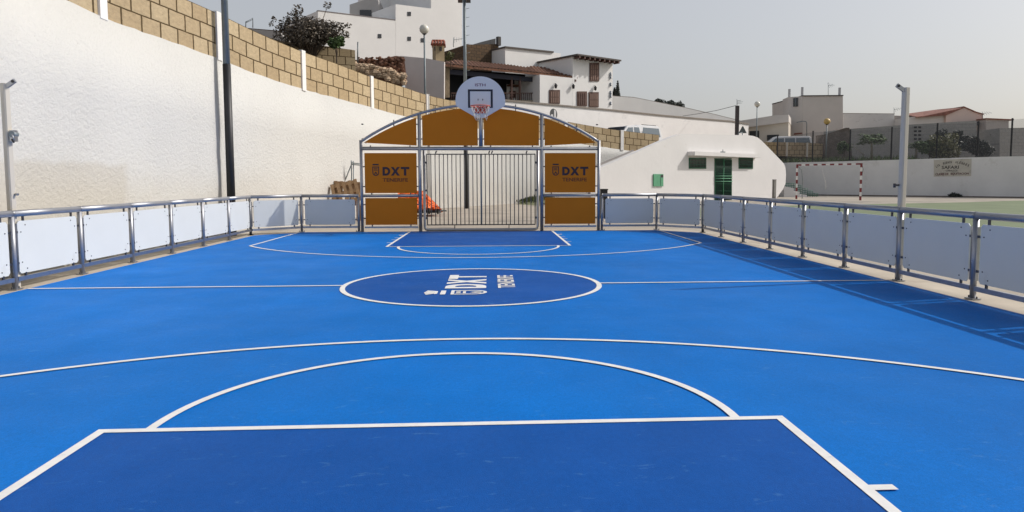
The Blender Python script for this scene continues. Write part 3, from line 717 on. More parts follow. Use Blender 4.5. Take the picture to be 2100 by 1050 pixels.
# ================================================================ LAMPS
def floodpole(px, Y, label, lean=0):
    A = at(px, 400, Y); x = A.x; z0 = 0
    t = thing('floodlight_pole', (x, Y, 0), label, 'lamp post', 'tall floodlight poles painted black at the foot')
    MB().tube([(x, Y, 0), (x, Y, 3.85)], [.092, .086], BLACKP, 18).build('painted_foot', t, (x, Y, 0))
    MB().tube([(x, Y, 3.85), (x, Y, 8.75)], [.078, .055], GALV, 18).build('pole', t, (x, Y, 3.85))
    mb = MB()
    for k in range(9): mb.tube([(x+.05, Y, 5.4+k*.36), (x+.20, Y, 5.43+k*.36)], .009, GALV, 6)
    mb.build('climbing_peg', t, (x, Y, 5.4))
    mb = MB(); mb.box((x, Y, 8.68), (.4, .08, .06), GALV)
    mb.build('bracket', t, (x, Y, 8.4))
    for s in (-1, 1):
        mb = MB(); mb.box((x+s*.16, Y-.1, 8.62), (.2, .16, .2), GALV, rot=Matrix.Rotation(R(35), 3, 'X')); mb.box((x+s*.16, Y-.1-.07, 8.62-.05), (.16, .02, .16), GLASSD, rot=Matrix.Rotation(R(35), 3, 'X')); mb.build('floodlight', t, (x+s*.2, Y, 8.3))
floodpole(474, 16.85, 'floodlight pole with black foot close to the left, casting its shadow on the white wall')
floodpole(956, 30.6, 'farther floodlight pole with climbing pegs, seen through the goal gate and above the backboard')

def globe_lamp(px, ytop, ybot, Y, r, label, M=GLOBE, below=1.0):
    A = at(px, ytop, Y); B = at(px, ybot, Y); t = thing('globe_street_lamp', (A.x, Y, B.z-below), label, 'street lamp', 'globe street lamps along the upper street')
    MB().tube([(A.x, Y, B.z-below), (A.x, Y, A.z-r*.9)], [.055, .035], GALV, 12).build('pole', t, (A.x, Y, B.z-below))
    pr_ = [(max(.001, r*math.cos(R(a))), r*math.sin(R(a))) for a in range(-90, 91, 12)]
    MB().lathe(pr_, A, M, 24).build('globe', t, A)
    MB().lathe([(.05, -r*1.12), (.085, -r*1.02), (.09, -r*.93), (.01, -r*.90)], A, DARKG, 16).build('collar', t, A)
globe_lamp(870, 60, 225, 32.5, .21, 'white globe street lamp before the tall white building and the tiled chimney')
globe_lamp(1553, 213.5, 282, 55, .22, 'white globe street lamp standing left of the grey flat roofed tower')
globe_lamp(1696, 249, 300, 54, .24, 'street lamp with a yellowed globe before the grey tower house', GLOBEY)

# ================================================================ CHANGING ROOMS
FA = at(1430, 380, 38.0); FU = V((.768, .64, 0)).normalized(); FN = V((FU.y, -FU.x, 0))
fp = lambda x, y: onp(x, y, (FA.x, FA.y), FU)
cr = thing('changing_room_building', (FA.x, FA.y, .1), 'low white changing room building with curved shoulders, green barred door and canopy', 'building')
def vz(p, z): return V((p.x, p.y, z))
prof = [(1212, 352), (1231, 344), (1295, 317), (1352, 291.5), (1380, 280), (1392, 276), (1408, 274.5), (1480, 276), (1534, 277.5), (1544, 278.5), (1554, 282), (1562, 288.5), (1571, 297.5), (1590, 317), (1604, 331.5), (1608.5, 337), (1611, 345), (1612, 358), (1611, 376), (1606, 388), (1591, 408)]
P = [fp(*q) for q in prof]; P = [vz(P[0], -.1)]+P+[vz(P[-1], -.1)]
WALLC = mat('smooth_white_render', (0.725, 0.71, 0.70), 0.85, var=.03, vscale=.8, bump=.25, bscale=5, bdist=.02, stain=(.62, .59, .54), stain_scale=.9, stain_lo=.64)
MB().prism(P, -FN*.3, WALLC).build('wall', cr, FA)
zr_ = fp(1420, 276.5).z; Q = [fp(1462, 300), fp(1540, 300)]
MB().prism([vz(Q[0], -.1)-FN*.303, vz(Q[1], -.1)-FN*.303, vz(Q[1], zr_-.12)-FN*.303, vz(Q[0], zr_-.12)-FN*.303], -FN*1.8, WALLC).build('rear_wall', cr, FA)
def rect_on(x0, y0, x1, y1, off=0, f=fp, n=None):
    n = FN if n is None else n; return [f(x0, y1)+n*off, f(x1, y1)+n*off, f(x1, y0)+n*off, f(x0, y0)+n*off]
a_, b_ = fp(1212, 350.5), fp(1310, 309.5); MB().prism([a_-FN*.301, b_-FN*.301, b_-FN*.301+V((0, 0, .07)), a_-FN*.301+V((0, 0, .07))], -FN*.06, mat('grey_shoulder_coping', (.27, .25, .24), .9)).build('coping', cr, a_)
# canopy
a, b = fp(1410, 312), fp(1549, 313); ztop, zbot = fp(1410, 311).z, fp(1410, 319).z
MB().prism([vz(a, zbot)+FN*.003, vz(b, zbot)+FN*.003, vz(b, ztop)+FN*.003, vz(a, ztop)+FN*.003], FN*.45, WALLC).build('canopy', cr, a)
def grille(parent, x0, y0, x1, y1, nx, hz, M, r=.012, f=fp, n=None, off=.05):
    n = FN if n is None else n; q = rect_on(x0, y0, x1, y1, off, f, n); ux, uz = q[1]-q[0], q[3]-q[0]; mb = MB()
    for k in range(nx+1): mb.tube([q[0]+ux*(k/nx), q[0]+ux*(k/nx)+uz], r, M, 5)
    for h in hz: mb.tube([q[0]+uz*h-n*.012, q[0]+uz*h+ux-n*.012], r, M, 5)
    return mb.build('grille', parent, q[0])
for (x0, y0, x1, y1) in ((1412.5, 323.5, 1447.5, 346), (1514.5, 323.5, 1543.5, 346)):
    w = MB().prism(rect_on(x0, y0, x1, y1, .03), -FN*.027, GREEN).build('window', cr, fp(x0, y1))
    MB().prism(rect_on(x0+2, y0+2, x1-2, y1-2, .036), -FN*.004, GLASSD).build('pane', w, fp(x0, y1))
    grille(w, x0+1, y0+1, x1-1, y1-1, 11, (.08, .35, .65, .92), GREEN, .011)
dr = MB().prism(rect_on(1465, 324.5, 1499.5, 414, .03), -FN*.027, GREEN).build('door', cr, fp(1465, 414))
MB().prism(rect_on(1467, 326, 1481.3, 410, .036), -FN*.004, GLASSD).build('pane', dr, fp(1465, 414))
MB().prism(rect_on(1483, 326, 1498, 410, .036), -FN*.004, GLASSD).build('pane', dr, fp(1465, 414))
grille(dr, 1466, 325.5, 1499, 413, 16, (.03, .25, .42, .66, .8, .98), GREEN, .012)
q = rect_on(1465, 324.5, 1499.5, 414, .075); mb = MB()
for yy in (361, 366, 372):
    a, b = fp(1465, yy)+FN*.075, fp(1499.5, yy)+FN*.075; mb.tube([a, b], .018, GREENL, 6)
a = fp(1482.3, 325)+FN*.078; mb.tube([a, vz(a, .1)], .02, GREENL, 6); mb.build('door_bar', dr, a)
cb = MB(); cb.prism(rect_on(1339, 357, 1358.5, 382, .06), -FN*.057, GREENL); cb.prism(rect_on(1353.5, 358.5, 1357.8, 364, .066), -FN*.004, BLACKP); cb.tube([fp(1352.5, 359)+FN*.062, fp(1352.5, 381)+FN*.062], .01, GREEN, 5)
cb = cb.build('meter_cabinet', cr, fp(1339, 382))
mb = MB(); a = fp(1471, 312); mb.box(vz(a, ztop+.04)+FN*.35, (.3, .08, .05), GALV, .5); mb.tube([vz(a, ztop)+FN*.35, vz(a, ztop+.18)+FN*.35], .02, GALV); mb.build('lamp_bracket', cr, a)
# short steel post in front of its right end
bx = at(1588, 375, 40.5); t = MB().box((bx.x, bx.y, .65), (.20, .12, 1.15), mat('grey_post_paint', (.20, .19, .175), .7, var=.2), .6)
t.box((bx.x, bx.y, 1.235), (.22, .14, .02), DARKG, .6)
tag(t.build('bollard', None, (bx.x, bx.y, .1)), 'short square grey post before the right end of the white changing rooms', 'post')

# ================================================================ FAR RIGHT SPORTS WALL, SIGN, GOAL
WA, WB = at(1600, 336, 53.0), at(2100, 320, 42.6); WU = (WB-WA); WU.z = 0; WU.normalize(); WN = V((WU.y, -WU.x, 0))
wp = lambda x, y: onp(x, y, (WA.x, WA.y), WU)
sw = thing('boundary_wall', (WA.x, WA.y, .1), 'plain grey white wall along the far side of the green sports ground', 'wall')
BW = mat('weathered_white_wall_paint', (0.80, 0.785, 0.76), 0.9, var=.06, vscale=.7, bump=.3, bscale=4, bdist=.02, stain=(.68, .66, .62), stain_scale=.8, stain_lo=.58)
pr1 = [(1575, 334.5), (1700, 331.5), (1860, 327), (2000, 322.5), (2130, 319.5)]
P = [wp(*q) for q in pr1]; e = P[-1]+WU*6; P.append(e); P = [vz(P[0], -.1)]+P+[vz(P[-1], -.1)]
MB().prism(P, -WN*.25, BW).build('wall_face', sw, WA)
mb = MB(); a, b = wp(1560, 402), wp(2130, 411); mb.prism([vz(a, .02)+WN*.003, vz(b, .02)+WN*.003, vz(b, .16)+WN*.003, vz(a, .16)+WN*.003], WN*.02, mat('painted_base_shade', (.13, .10, .085), .9, var=.2)); mb.build('base_shade_strip', sw, a)  # dark strip paints the wall's shadow along its foot
sg = [wp(1915, 362), wp(1991.5, 361), wp(1992.5, 325.5), wp(1915.5, 328)]
sgo = MB().prism([p+WN*.03 for p in sg], -WN*.027, mat('painted_sign_ground', (.60, .56, .48), .9, var=.12, vscale=2, stain=(.33, .30, .26), stain_scale=1.5)).build('painted_sign', None, sg[0])
tag(sgo, 'old painted sign reading SAFARI on the grey wall beyond the green ground', 'sign')
ux = (sg[1]-sg[0]); W_ = ux.length; ux.normalize(); pl = Plane2(sg[0]+WN*.034, ux, (0, 0, 1)); H_ = sg[3].z-sg[0].z
INK = mat('faded_black_sign_paint', (.055, .05, .045), .9, var=.2); INKR = mat('faded_red_sign_paint', (.13, .05, .045), .9, var=.2)
mb = MB()
def arcword(word, x0, x1):
    n = len(word)
    for k, ch in enumerate(word):
        x = x0+(x1-x0)*(k+.5)/n; u = (x-.5); y = .80-1.35*u*u; rot = math.atan(-2*1.35*u*H_/W_)*.9
        put_text(mb, pl, ch, x*W_, (y)*H_-.02, H_*.135, INK, w=(x1-x0)/n*W_*.78, bold=.03, rot=rot)
arcword('LOS', .06, .17); arcword('BUENOS', .25, .48); arcword('ALEGRES', .56, .93)
put_text(mb, pl, 'SAFARI', .44*W_, .44*H_, H_*.19, INK, w=.46*W_, bold=.018)
put_text(mb, pl, 'CABALLOS', .48*W_, .29*H_, H_*.09, INK, w=.32*W_, bold=.02)
put_text(mb, pl, 'CLASES DE', .225*W_, .07*H_, H_*.14, INKR, w=.36*W_, bold=.03)
put_text(mb, pl, 'EQUITACION', .70*W_, .07*H_, H_*.14, INKR, w=.48*W_, bold=.03)
mb.build('lettering', sgo, sg[0])
# red and white football goal
A, B = at(1633, 408, 41.6), at(1764, 414, 38.6)
gl = thing('football_goal', ((A.x+B.x)/2, (A.y+B.y)/2, .1), 'small football goal with red and white striped posts before the grey wall', 'goal')
za, zb = .10, 2.12
def striped(name, p0, p1, n, first):
    mb = MB(); p0, p1 = V(p0), V(p1)
    for k in range(n):
        a, b = p0.lerp(p1, k/n), p0.lerp(p1, (k+1)/n); c = (a+b)/2; d = b-a
        M = RED if (k % 2 == first) else WHITE
        ln = d.length; q = d.to_track_quat('X', 'Z').to_matrix(); mb.box(c, (ln, .085, .085), M, rot=q)
    mb.build(name, gl, p0)
A0, B0 = V((A.x, A.y, za)), V((B.x, B.y, za))
striped('post', A0, A0+V((0, 0, zb-za)), 9, 0); striped('post', B0, B0+V((0, 0, zb-za)), 9, 0)
du = (B0-A0).normalized(); striped('crossbar', A0+V((0, 0, zb-za-.04))+du*.044, B0+V((0, 0, zb-za-.04))-du*.044, 15, 0)
bk = V((du.y, -du.x, 0)); bk = -bk if bk.y < 0 else bk
for p, dx in ((A0, -.25), (B0, -.55)):
    MB().tube([p+V((0, 0, zb-za-.05))+bk*.05, p+bk*.7+V((0, 0, 1.7))+du*dx*.4, p+bk*1.0+V((0, 0, 1.2))+du*dx*.8, p+bk*1.1+du*dx], .022, GALV, 8).build('back_stay', gl, p)
# net remnants hanging
mb = MB(); rr = random.Random(5); p = A0+du*1.45+V((0, 0, zb-za-.08))+bk*.1; pts_ = [p]
for k in range(8): p = p+V((rr.uniform(-.02, .06), 0, -.17)); pts_.append(p)
mb.tube(pts_, .006, ROPE, 5)
for k in range(3, 8):
    q0 = pts_[k]; mb.tube([q0, q0+V((.05, 0, -.05)), q0+V((.03, 0, -.13))], .008, ROPE, 5)
mb.build('net_remnant', gl, pts_[0])
# green stepped railing with white stair block
q0 = at(1613, 402, 46.5)
st = thing('stair_with_railing', (q0.x, q0.y, .1), 'white concrete steps with a green welded mesh railing beside the grey wall', 'stairs')
sp_ = lambda x, y: onp(x, y, (q0.x, q0.y), (1, 0, 0))
mb = MB(); P = [sp_(*c) for c in ((1608, 409), (1655, 409), (1655, 399.5), (1640, 399.5), (1640, 393), (1628, 393), (1628, 386), (1608, 382))]
mb.prism(P, (0, .9, 0), WALLC); mb.build('step_block', st, q0)
for k, (xa, xb, ya, yb) in enumerate(((1611, 1641, 376, 386), (1641, 1652, 380, 397), (1652, 1662, 387, 402), (1662, 1673, 392, 405), (1673, 1684, 397, 407))):
    mb = MB(); a, b = sp_(xa, yb)+V((0, .45, 0)), sp_(xb, ya)+V((0, .45, 0))
    nx = max(2, int((b.x-a.x)/.11)); nz = max(2, int((b.z-a.z)/.11))
    for j in range(nx+1): xx = a.x+(b.x-a.x)*j/nx; mb.tube([(xx, a.y, a.z), (xx, a.y, b.z)], .02, GREENS, 5)
    for j in range(nz+1): zz = a.z+(b.z-a.z)*j/nz; mb.tube([(a.x, a.y, zz), (b.x, a.y, zz)], .022, GREENS, 5)
    mb.build('mesh_panel', st, a)

# ================================================================ FOLIAGE HELPERS
def leaves(mb, blobs, n, size, M, seed=1, flat=.4, fill=.5):
    rr = random.Random(seed); tot = sum(b[1]**2 for b in blobs)
    for c, r, sq in [(V(b[0]), b[1], b[2] if len(b) > 2 else 1.0) for b in blobs]:
        for _ in range(int(n*r*r/tot)):
            d = V((rr.gauss(0, 1), rr.gauss(0, 1), rr.gauss(0, 1))).normalized(); rad = r*(fill+(1-fill)*rr.random()**.6)*(1+.18*math.sin(d.x*5+seed)*math.cos(d.z*4+seed))
            p = c+V((d.x*rad, d.y*rad, d.z*rad*sq)); s = size*rr.uniform(.6, 1.3)
            a = V((rr.gauss(0, 1), rr.gauss(0, 1), rr.gauss(0, flat))).normalized(); b_ = a.cross(V((rr.gauss(0, 1), rr.gauss(0, 1), rr.gauss(0, 1)))).normalized()
            mb.face([p-a*s*.5, p+b_*s*.32, p+a*s*.5, p-b_*s*.32], M)
def clumps(c, r, n, rr, rs, sq=1.0):
    out = []
    for _ in range(n):
        d = V((rr.gauss(0, 1), rr.gauss(0, 1), rr.gauss(0, .8))).normalized()*r*rr.random()**.4
        out.append((V(c)+V((d.x, d.y*.8, d.z*sq)), rs*rr.uniform(.55, 1.25)))
    return out
def tree(name, base, top_c, r, label, M, n, ls, seed, sq=.7, nc=26, rs=.34, cat='tree', group=None, trunk_r=.12, extra=()):
    rr = random.Random(seed); t = thing(name, base, label, cat, group); b = V(base); c = V(top_c)
    mb = MB(); mb.tube([b, b.lerp(c, .5)+V((rr.uniform(-.1, .1), 0, 0)), c], [trunk_r, trunk_r*.7, trunk_r*.35], BARK, 8)
    cl = clumps(c, r, nc, rr, r*rs, sq)+list(extra)
    for q in cl[::2]: mb.tube([b.lerp(c, .55), (b.lerp(c, .8)+q[0])/2+V((0, 0, -.05)), q[0]], [trunk_r*.4, trunk_r*.22, trunk_r*.08], BARK, 5)
    mb.build('trunk', t, base)
    mb = MB(); leaves(mb, cl, n, ls, M, seed); mb.build('crown', t, base)
    return t

# big bush behind the parapet
Yt = 33; c = at(640, 68, Yt); px = lambda w: w*Yt/F_PX
ex = [(at(612, 20, Yt), .24), (at(604, 28, Yt), .2), (at(672, 12, Yt), .19), (at(600, 38, Yt), .28), (at(583, 52, Yt), .25), (at(562, 40, Yt), .13), (at(556, 50, Yt), .12), (at(700, 55, Yt), .22), (at(714, 52, Yt), .14), (at(708, 70, Yt), .2), (at(590, 70, Yt), .35)]
tree('bushy_tree', (c.x, Yt, c.z-2.6), c, 1.28, 'dark bushy tree rising behind the block parapet before the white building', LEAFD, 11000, .105, 4, .55, 34, .36, extra=ex, trunk_r=.1)
c2 = at(690, 88, 31.5)
tree('shrub', (c2.x, 31.5, c2.z-1.4), c2, .35, 'small bright green shrub at the right foot of the dark bushy tree', LEAFG, 900, .14, 9, .9, 7, .5, 'shrub', trunk_r=.04)

# ================================================================ UPPER TOWN, LEFT
HU = V((.8, .6, 0)); HN = V((.6, -.8, 0)); HB = V((-.6, .8, 0))
RENDERW = mat('white_house_render', (0.80, 0.79, 0.77), 0.85, var=.04, vscale=.6, bump=.2, bscale=3, bdist=.02)
RENDERG = mat('grey_and_shaded_render', (0.40, 0.385, 0.37), 0.9, var=.06, vscale=.6, bump=.3, bscale=3, bdist=.02, stain=(.27, .26, .25), stain_scale=.7, stain_lo=.62)
def poly_on(f, pts, z0=None):
    return [f(*p) for p in pts]
def mkf(px, Y, u):
    A = at(px, 300, Y); return (lambda x, y: onp(x, y, (A.x, A.y), u))
# tall white building
f1 = mkf(800, 62, HU)
tb = thing('white_apartment_building', tuple(vz(f1(800, 130), 3.5)), 'tall plain white building with tiny square windows high above the parapet', 'building')
ptb = lambda pts, d, M=RENDERW, n='wall': MB().prism(pts, d, M).build(n, tb, f1(800, 130))
P = poly_on(f1, [(652, 22), (700, 26), (811, 41.5), (811, 145), (652, 145)]); ptb(P, HB*7)
P = poly_on(f1, [(811.3, 8.5), (884, 17.5), (884, -60), (949, -50), (946, 150), (811.3, 145)]); ptb(P, HB*9)
f1b = lambda x, y: onp(x, y, tuple((f1(800, 100)+HB*7.2).xy), HU)
P = poly_on(f1b, [(775, -30), (900, -30), (900, 20), (775, 45)]); ptb(P, HB*4)
# set back terrace volumes; grey render puts their shade into the colour
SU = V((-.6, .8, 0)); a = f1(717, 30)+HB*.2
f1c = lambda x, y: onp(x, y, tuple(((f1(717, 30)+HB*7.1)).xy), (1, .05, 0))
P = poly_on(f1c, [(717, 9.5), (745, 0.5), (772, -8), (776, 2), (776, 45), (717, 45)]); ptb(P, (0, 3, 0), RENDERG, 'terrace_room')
cpx = lambda x0, y0, x1, y1, f, nm, M, off=.03: MB().prism([p+HN*off for p in poly_on(f, [(x0, y1), (x1, y1), (x1, y0), (x0, y0)])], -HN*(off-.003 if off > .02 else .01), M).build(nm, tb, f(x0, y1))
for x, y in ((778.5, 74), (839, 28.5), (839, 79.5), (866.5, 82.5)): cpx(x-3.6, y-4.2, x+3.6, y+4.2, f1, 'window', GLASSD)
MB().box(f1c(750, 28)+V((0, -.05, 0)), (1.0, .06, .6), GLASSD).build('opening', tb, f1c(750, 28))
MB().box(f1c(803, 32)+V((0, -.05, 0)), (.3, .06, .7), GLASSD).build('opening', tb, f1c(803, 32))
mb = MB(); mb.prism([p+HN*.02 for p in poly_on(f1, [(652, 20.8), (811, 40), (811, 42), (652, 22.8)])], -HN*.3, mat('grey_coping', (.2, .18, .18), .9)); mb.build('coping', tb, f1(652, 21))
# low house left of the tree
f0 = mkf(540, 40, (1, .1, 0)); lb = thing('low_house', tuple(vz(f0(540, 90), 3.8)), 'low flat roofed house just showing over the parapet left of the dark tree', 'house')
MB().prism(poly_on(f0, [(505, 58.5), (573, 64), (590, 90), (505, 90)]), (0, 5, 0), RENDERG).build('wall', lb, f0(540, 90))
MB().prism(poly_on(f0, [(504, 57), (575, 63), (575, 64.6), (504, 58.8)]), (0, 5, 0), mat('brown_roof_edge', (.12, .08, .06), .9)).build('roof', lb, f0(540, 60))
mb = MB(); mb.tube([f0(504, 58), f0(504, 45), f0(518.5, 37), f0(518.5, 57)], .025, GALV, 6); mb.tube([f0(504, 47), f0(518, 40)], .015, GALV, 5)
tag(mb.build('antenna_frame', None, f0(504, 58)), 'thin bent metal frame on the roof of the low house', 'frame')
# second parapet behind, running into the rubble
f2 = mkf(660, 33.5, V((.93, .37, 0)))
P = poly_on(f2, [(560, 92), (560, 84), (640, 90.5), (640, 93), (728, 104), (729.5, 126), (640, 116), (560, 104)])
pw = MB(); L_ = [0, 0, 2.2, 2.2, 4.6, 4.6, 2.2, 0]; uvv = [((p-P[0]).dot(V((.93, .37, 0)))/.5, (p.z-P[7].z)/.33) for p in P]
P = [f2(560, 82.5), f2(650, 92), f2(728, 103), f2(729.5, 150), f2(560, 150)]; uvv = [((p-P[0]).dot(V((.93, .37, 0)))/.52, (p.z-P[3].z)/.36) for p in P]
pw.prism(P, V((-.37, .93, 0))*.25, mat('x', (.5, .4, .3)) if False else BLOCK, uv=uvv); pw = tag(pw.build('block_garden_wall', None, P[0]), 'upper block wall behind the parapet, below the dark tree', 'wall')
# rubble slope
rb = MB(); rr = random.Random(11)
STONE = mat('loose_tan_stones', (0.52, 0.39, 0.27), .95, var=.3, vscale=3, island=.35)
STONED = mat('red_brown_rubble', (0.17, 0.085, 0.055), .95, var=.35, vscale=3, island=.35)
f3 = mkf(780, 36.5, V((.93, .37, 0)))
P = poly_on(f3, [(715, 124), (750, 121), (770, 123), (812, 114.5), (829, 117), (835, 172), (790, 165), (740, 150)])
rb.prism(P, V((-.37, .93, 0))*2.5, STONED)
rb = rb.build('rubble_bank', None, f3(780, 150)); tag(rb, 'bank of red brown earth and masonry rubble beside the grey shaded wall', 'rubble bank')
mb = MB()
def stone(mb, c, s, M, rr):
    k = mb.mi(M); b = len(mb.v); ring = 6
    for i, (rz_, zz) in enumerate(((.55, -.5), (1, -.1), (.95, .3), (.45, .55))):
        for j in range(ring):
            t = 2*math.pi*j/ring+i*.3; q = s*rz_*rr.uniform(.8, 1.2)*.5; mb.v.append((c.x+q*math.cos(t)*1.25, c.y+q*math.sin(t), c.z+zz*s*.8+rr.uniform(-.05, .05)*s))
    for i in range(3):
        for j in range(ring): mb.f.append((b+i*ring+j, b+i*ring+(j+1) % ring, b+(i+1)*ring+(j+1) % ring, b+(i+1)*ring+j)); mb.m.append(k); mb.s.append(False)
    mb.f.append(tuple(b+j for j in reversed(range(ring)))); mb.m.append(k); mb.s.append(False); mb.f.append(tuple(b+3*ring+j for j in range(ring))); mb.m.append(k); mb.s.append(False)
for k in range(190):
    x = rr.uniform(712, 834); t = (x-712)/122; ylo = 131+t*24; y = ylo+rr.uniform(-4, 20)*(.4+.6*t)
    stone(mb, f3(x, y)+V((0, rr.uniform(-.35, -.02), 0)), rr.uniform(.16, .34), STONE, rr)
for k in range(160):
    x = rr.uniform(735, 828); y = rr.uniform(119, 146); stone(mb, f3(x, y)+V((0, rr.uniform(-.15, .0), 0)), rr.uniform(.08, .2), STONED, rr)
st_ = mb.build('loose_stones', None, f3(780, 150)); struct(st_, 'stuff'); tag(st_, 'pile of tan loose stones along the top of the parapet', 'stones')

# ---- the old house with the tiled porch
f4 = mkf(1215, 50, HU)                      # two storey front
hs_ = thing('porch_house', tuple(vz(f4(1130, 215), 5.5)), 'white old house with brown shutters and a long tiled porch roof above the street', 'house')
hb = lambda f, pts, d, M, nm, par=None: MB().prism(poly_on(f, pts), d, M).build(nm, par or hs_, f(*pts[0]))
hb(f4, [(1174.3, 116), (1256.5, 126.5), (1256, 236), (1174.3, 228)], HB*4.6, RENDERW, 'wall')
# lower wing
hb(f4, [(1107, 153), (1174, 160), (1174, 230), (1107, 222)], HB*4.6, RENDERW, 'wall')
# roof slab of the two storey block with rafter ends
A_, B_ = f4(1171, 112.5)+HN*.62, f4(1261, 125)+HN*.62
rf = MB().prism([A_, B_, B_+V((0, 0, -.10)), A_+V((0, 0, -.10))], HB*6.0, mat('grey_brown_roof_edge', (.11, .095, .085), .9)).build('roof', hs_, A_)
mb = MB()
for k in range(9):
    p = A_.lerp(B_, (k+.5)/9)+HB*.25; mb.box(p+V((0, 0, -.2)), (.12, .5, .14), BROWNW, math.atan2(HU.y, HU.x))
mb.build('rafter', rf, A_)
# mid block
fm = lambda x, y: onp(x, y, tuple((f4(1100, 100)+HB*3.5).xy), HU)
hb(fm, [(1036, 97), (1150, 109.5), (1150, 175), (1036, 170)], HB*3, RENDERW, 'wall')
a, b = fm(1034.5, 95)+HN*.1, fm(1134, 105.5)+HN*.1; MB().prism([a, b, b+V((0, 0, -.1)), a+V((0, 0, -.1))], HB*3.3, mat('grey_brown_roof_edge', (.11, .095, .085), .9)).build('roof_edge', hs_, a)
# bare masonry block behind, on the left
fs_ = lambda x, y: onp(x, y, tuple((f4(1100, 100)+HB*5.0).xy), HU)
P = poly_on(fs_, [(957, 91), (978, 91.5), (1022.5, 90), (1024, 170), (957, 160)]); u_ = [((p-P[0]).dot(HU)/.42, p.z/.2) for p in P]
MB().prism(P, HB*.3, BLOCKB, uv=u_).build('masonry_wall', hs_, P[0])
P = poly_on(fs_, [(974, 91.3), (1015, 79), (1023.5, 77), (1023.5, 90.2)]); MB().prism([p+HB*.4 for p in P], HB*1.2, DARKG if False else mat('dark_corrugated_sheet', (.045, .047, .052), .7, var=.2)).build('sheet_gable', hs_, P[0])
a, b = fs_(1017.5, 92), fs_(1023.7, 78); MB().box(((a+b)/2)+HN*.1, (.25, .25, b.z-a.z+.1), mat('dark_block_pier', (.08, .075, .07), .9), .64).build('pier', hs_, a)
fsl = lambda x, y: onp(x, y, tuple((fs_(957, 91)).xy), HB)
P = poly_on(fsl, [(957, 91), (956.8, 150), (905, 150), (905, 108)]); u_ = [((p-P[0]).dot(HB)/.42, p.z/.2) for p in P]
MB().prism(P, HU*.25, BLOCKB, uv=u_).build('masonry_wall', hs_, P[0])
# porch: plane a little in front
PU = V((.86, .51, 0)); fpz = mkf(1030, 46.5, PU); PN = V((.51, -.86, 0)); PB = -PN
def pbx(x0, y0, x1, y1, th, M, nm, off=0, par=None):
    P = [p+PN*off for p in poly_on(fpz, [(x0, y1), (x1, y1), (x1, y0), (x0, y0)])]; return MB().prism(P, PB*th, M).build(nm, par or hs_, P[0])
# back of the porch, its shade put in as near-black colour
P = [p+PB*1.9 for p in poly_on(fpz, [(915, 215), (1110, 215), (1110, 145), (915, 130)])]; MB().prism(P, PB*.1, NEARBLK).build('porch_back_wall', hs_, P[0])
# porch roof: eave to ridge as a sloping slab
E0, E1 = fpz(905, 132.5)+PN*.35, fpz(1178, 158.5)+PN*.35
ridge = [(905, 129), (935, 123.5), (985, 128), (1045, 133.5), (1078, 138.5), (1092, 136), (1135, 141), (1158, 150), (1178, 157.5)]
fr = lambda x, y: onp(x, y, tuple((fpz(1030, 130)+PB*2.4).xy), PU)
rp_ = [fr(*q) for q in ridge]; eave = [E0.lerp(E1, (q[0]-905)/273) for q in ridge]
mb = MB()
for k in range(len(ridge)-1):
    a, b, c_, d_ = eave[k], eave[k+1], rp_[k+1], rp_[k]
    nseg = max(2, int((b-a).length/.24))
    for j in range(nseg):          # half-round tile rows run down the slope
        t0, t1 = j/nseg, (j+1)/nseg; p0, p1 = a.lerp(b, t0), a.lerp(b, t1); q0_, q1_ = d_.lerp(c_, t0), d_.lerp(c_, t1)
        m0, m1 = (p0+p1)/2+V((0, 0, .07)), (q0_+q1_)/2+V((0, 0, .07))
        mb.face([p0, m0, m1, q0_], TILE, True); mb.face([m0, p1, q1_, m1], TILE, True)
    mb.face([a+V((0, 0, -.14)), d_+V((0, 0, -.14)), c_+V((0, 0, -.14)), b+V((0, 0, -.14))], NEARBLK)  # underside coloured near black for the shade under the roof
    mb.face([a+V((0, 0, -.14)), b+V((0, 0, -.14)), b, a], TILE)
pr_o = mb.build('porch_roof', hs_, E0)
mb = MB()
for k in range(6):
    p = fpz(1118+k*11, 162+k*.9)+PN*.2; mb.box(p, (.12, .4, .14), BROWNW, math.atan2(PU.y, PU.x))
mb.build('rafter', pr_o, E0)
mb = MB(); a, b = fpz(909, 141), fpz(1112, 160.5); mb.prism([a, b, b+V((0, 0, -.28)), a+V((0, 0, -.28))], PB*.15, mat('dark_blue_brown_beam', (.028, .03, .045), .8)); mb.build('beam', pr_o, a)
# posts and balustrade
for x in (1050, 1067, 1107): pbx(x-(2 if x > 1100 else 1.4), 158, x+(2 if x > 1100 else 1.4), 207, .12, BROWNW, 'porch_post')
bal = pbx(925, 190, 1107, 191.8, .08, BROWNW, 'balustrade', .02)
for x in range(928, 1106, 4):
    pass
mb = MB()
for k in range(46):
    x = 926+k*4; a, b = fpz(x, 192), fpz(x, 207+(x-1107)*.02); mb.tube([a+PB*.03, b+PB*.03], .022, BROWNW, 5)
mb.build('baluster', bal, fpz(926, 200))
pbx(922, 205.5, 1112, 240, 2.0, mat('beige_ledge', (.38, .33, .25), .9, var=.1), 'porch_base', .03)
# stone pier at the left end
pbx(909.5, 138, 921.5, 200, .5, mat('tan_stone_pier', (.26, .20, .13), .95, var=.3, vscale=2, bump=.5, bscale=4, bdist=.05), 'stone_pier', .05)
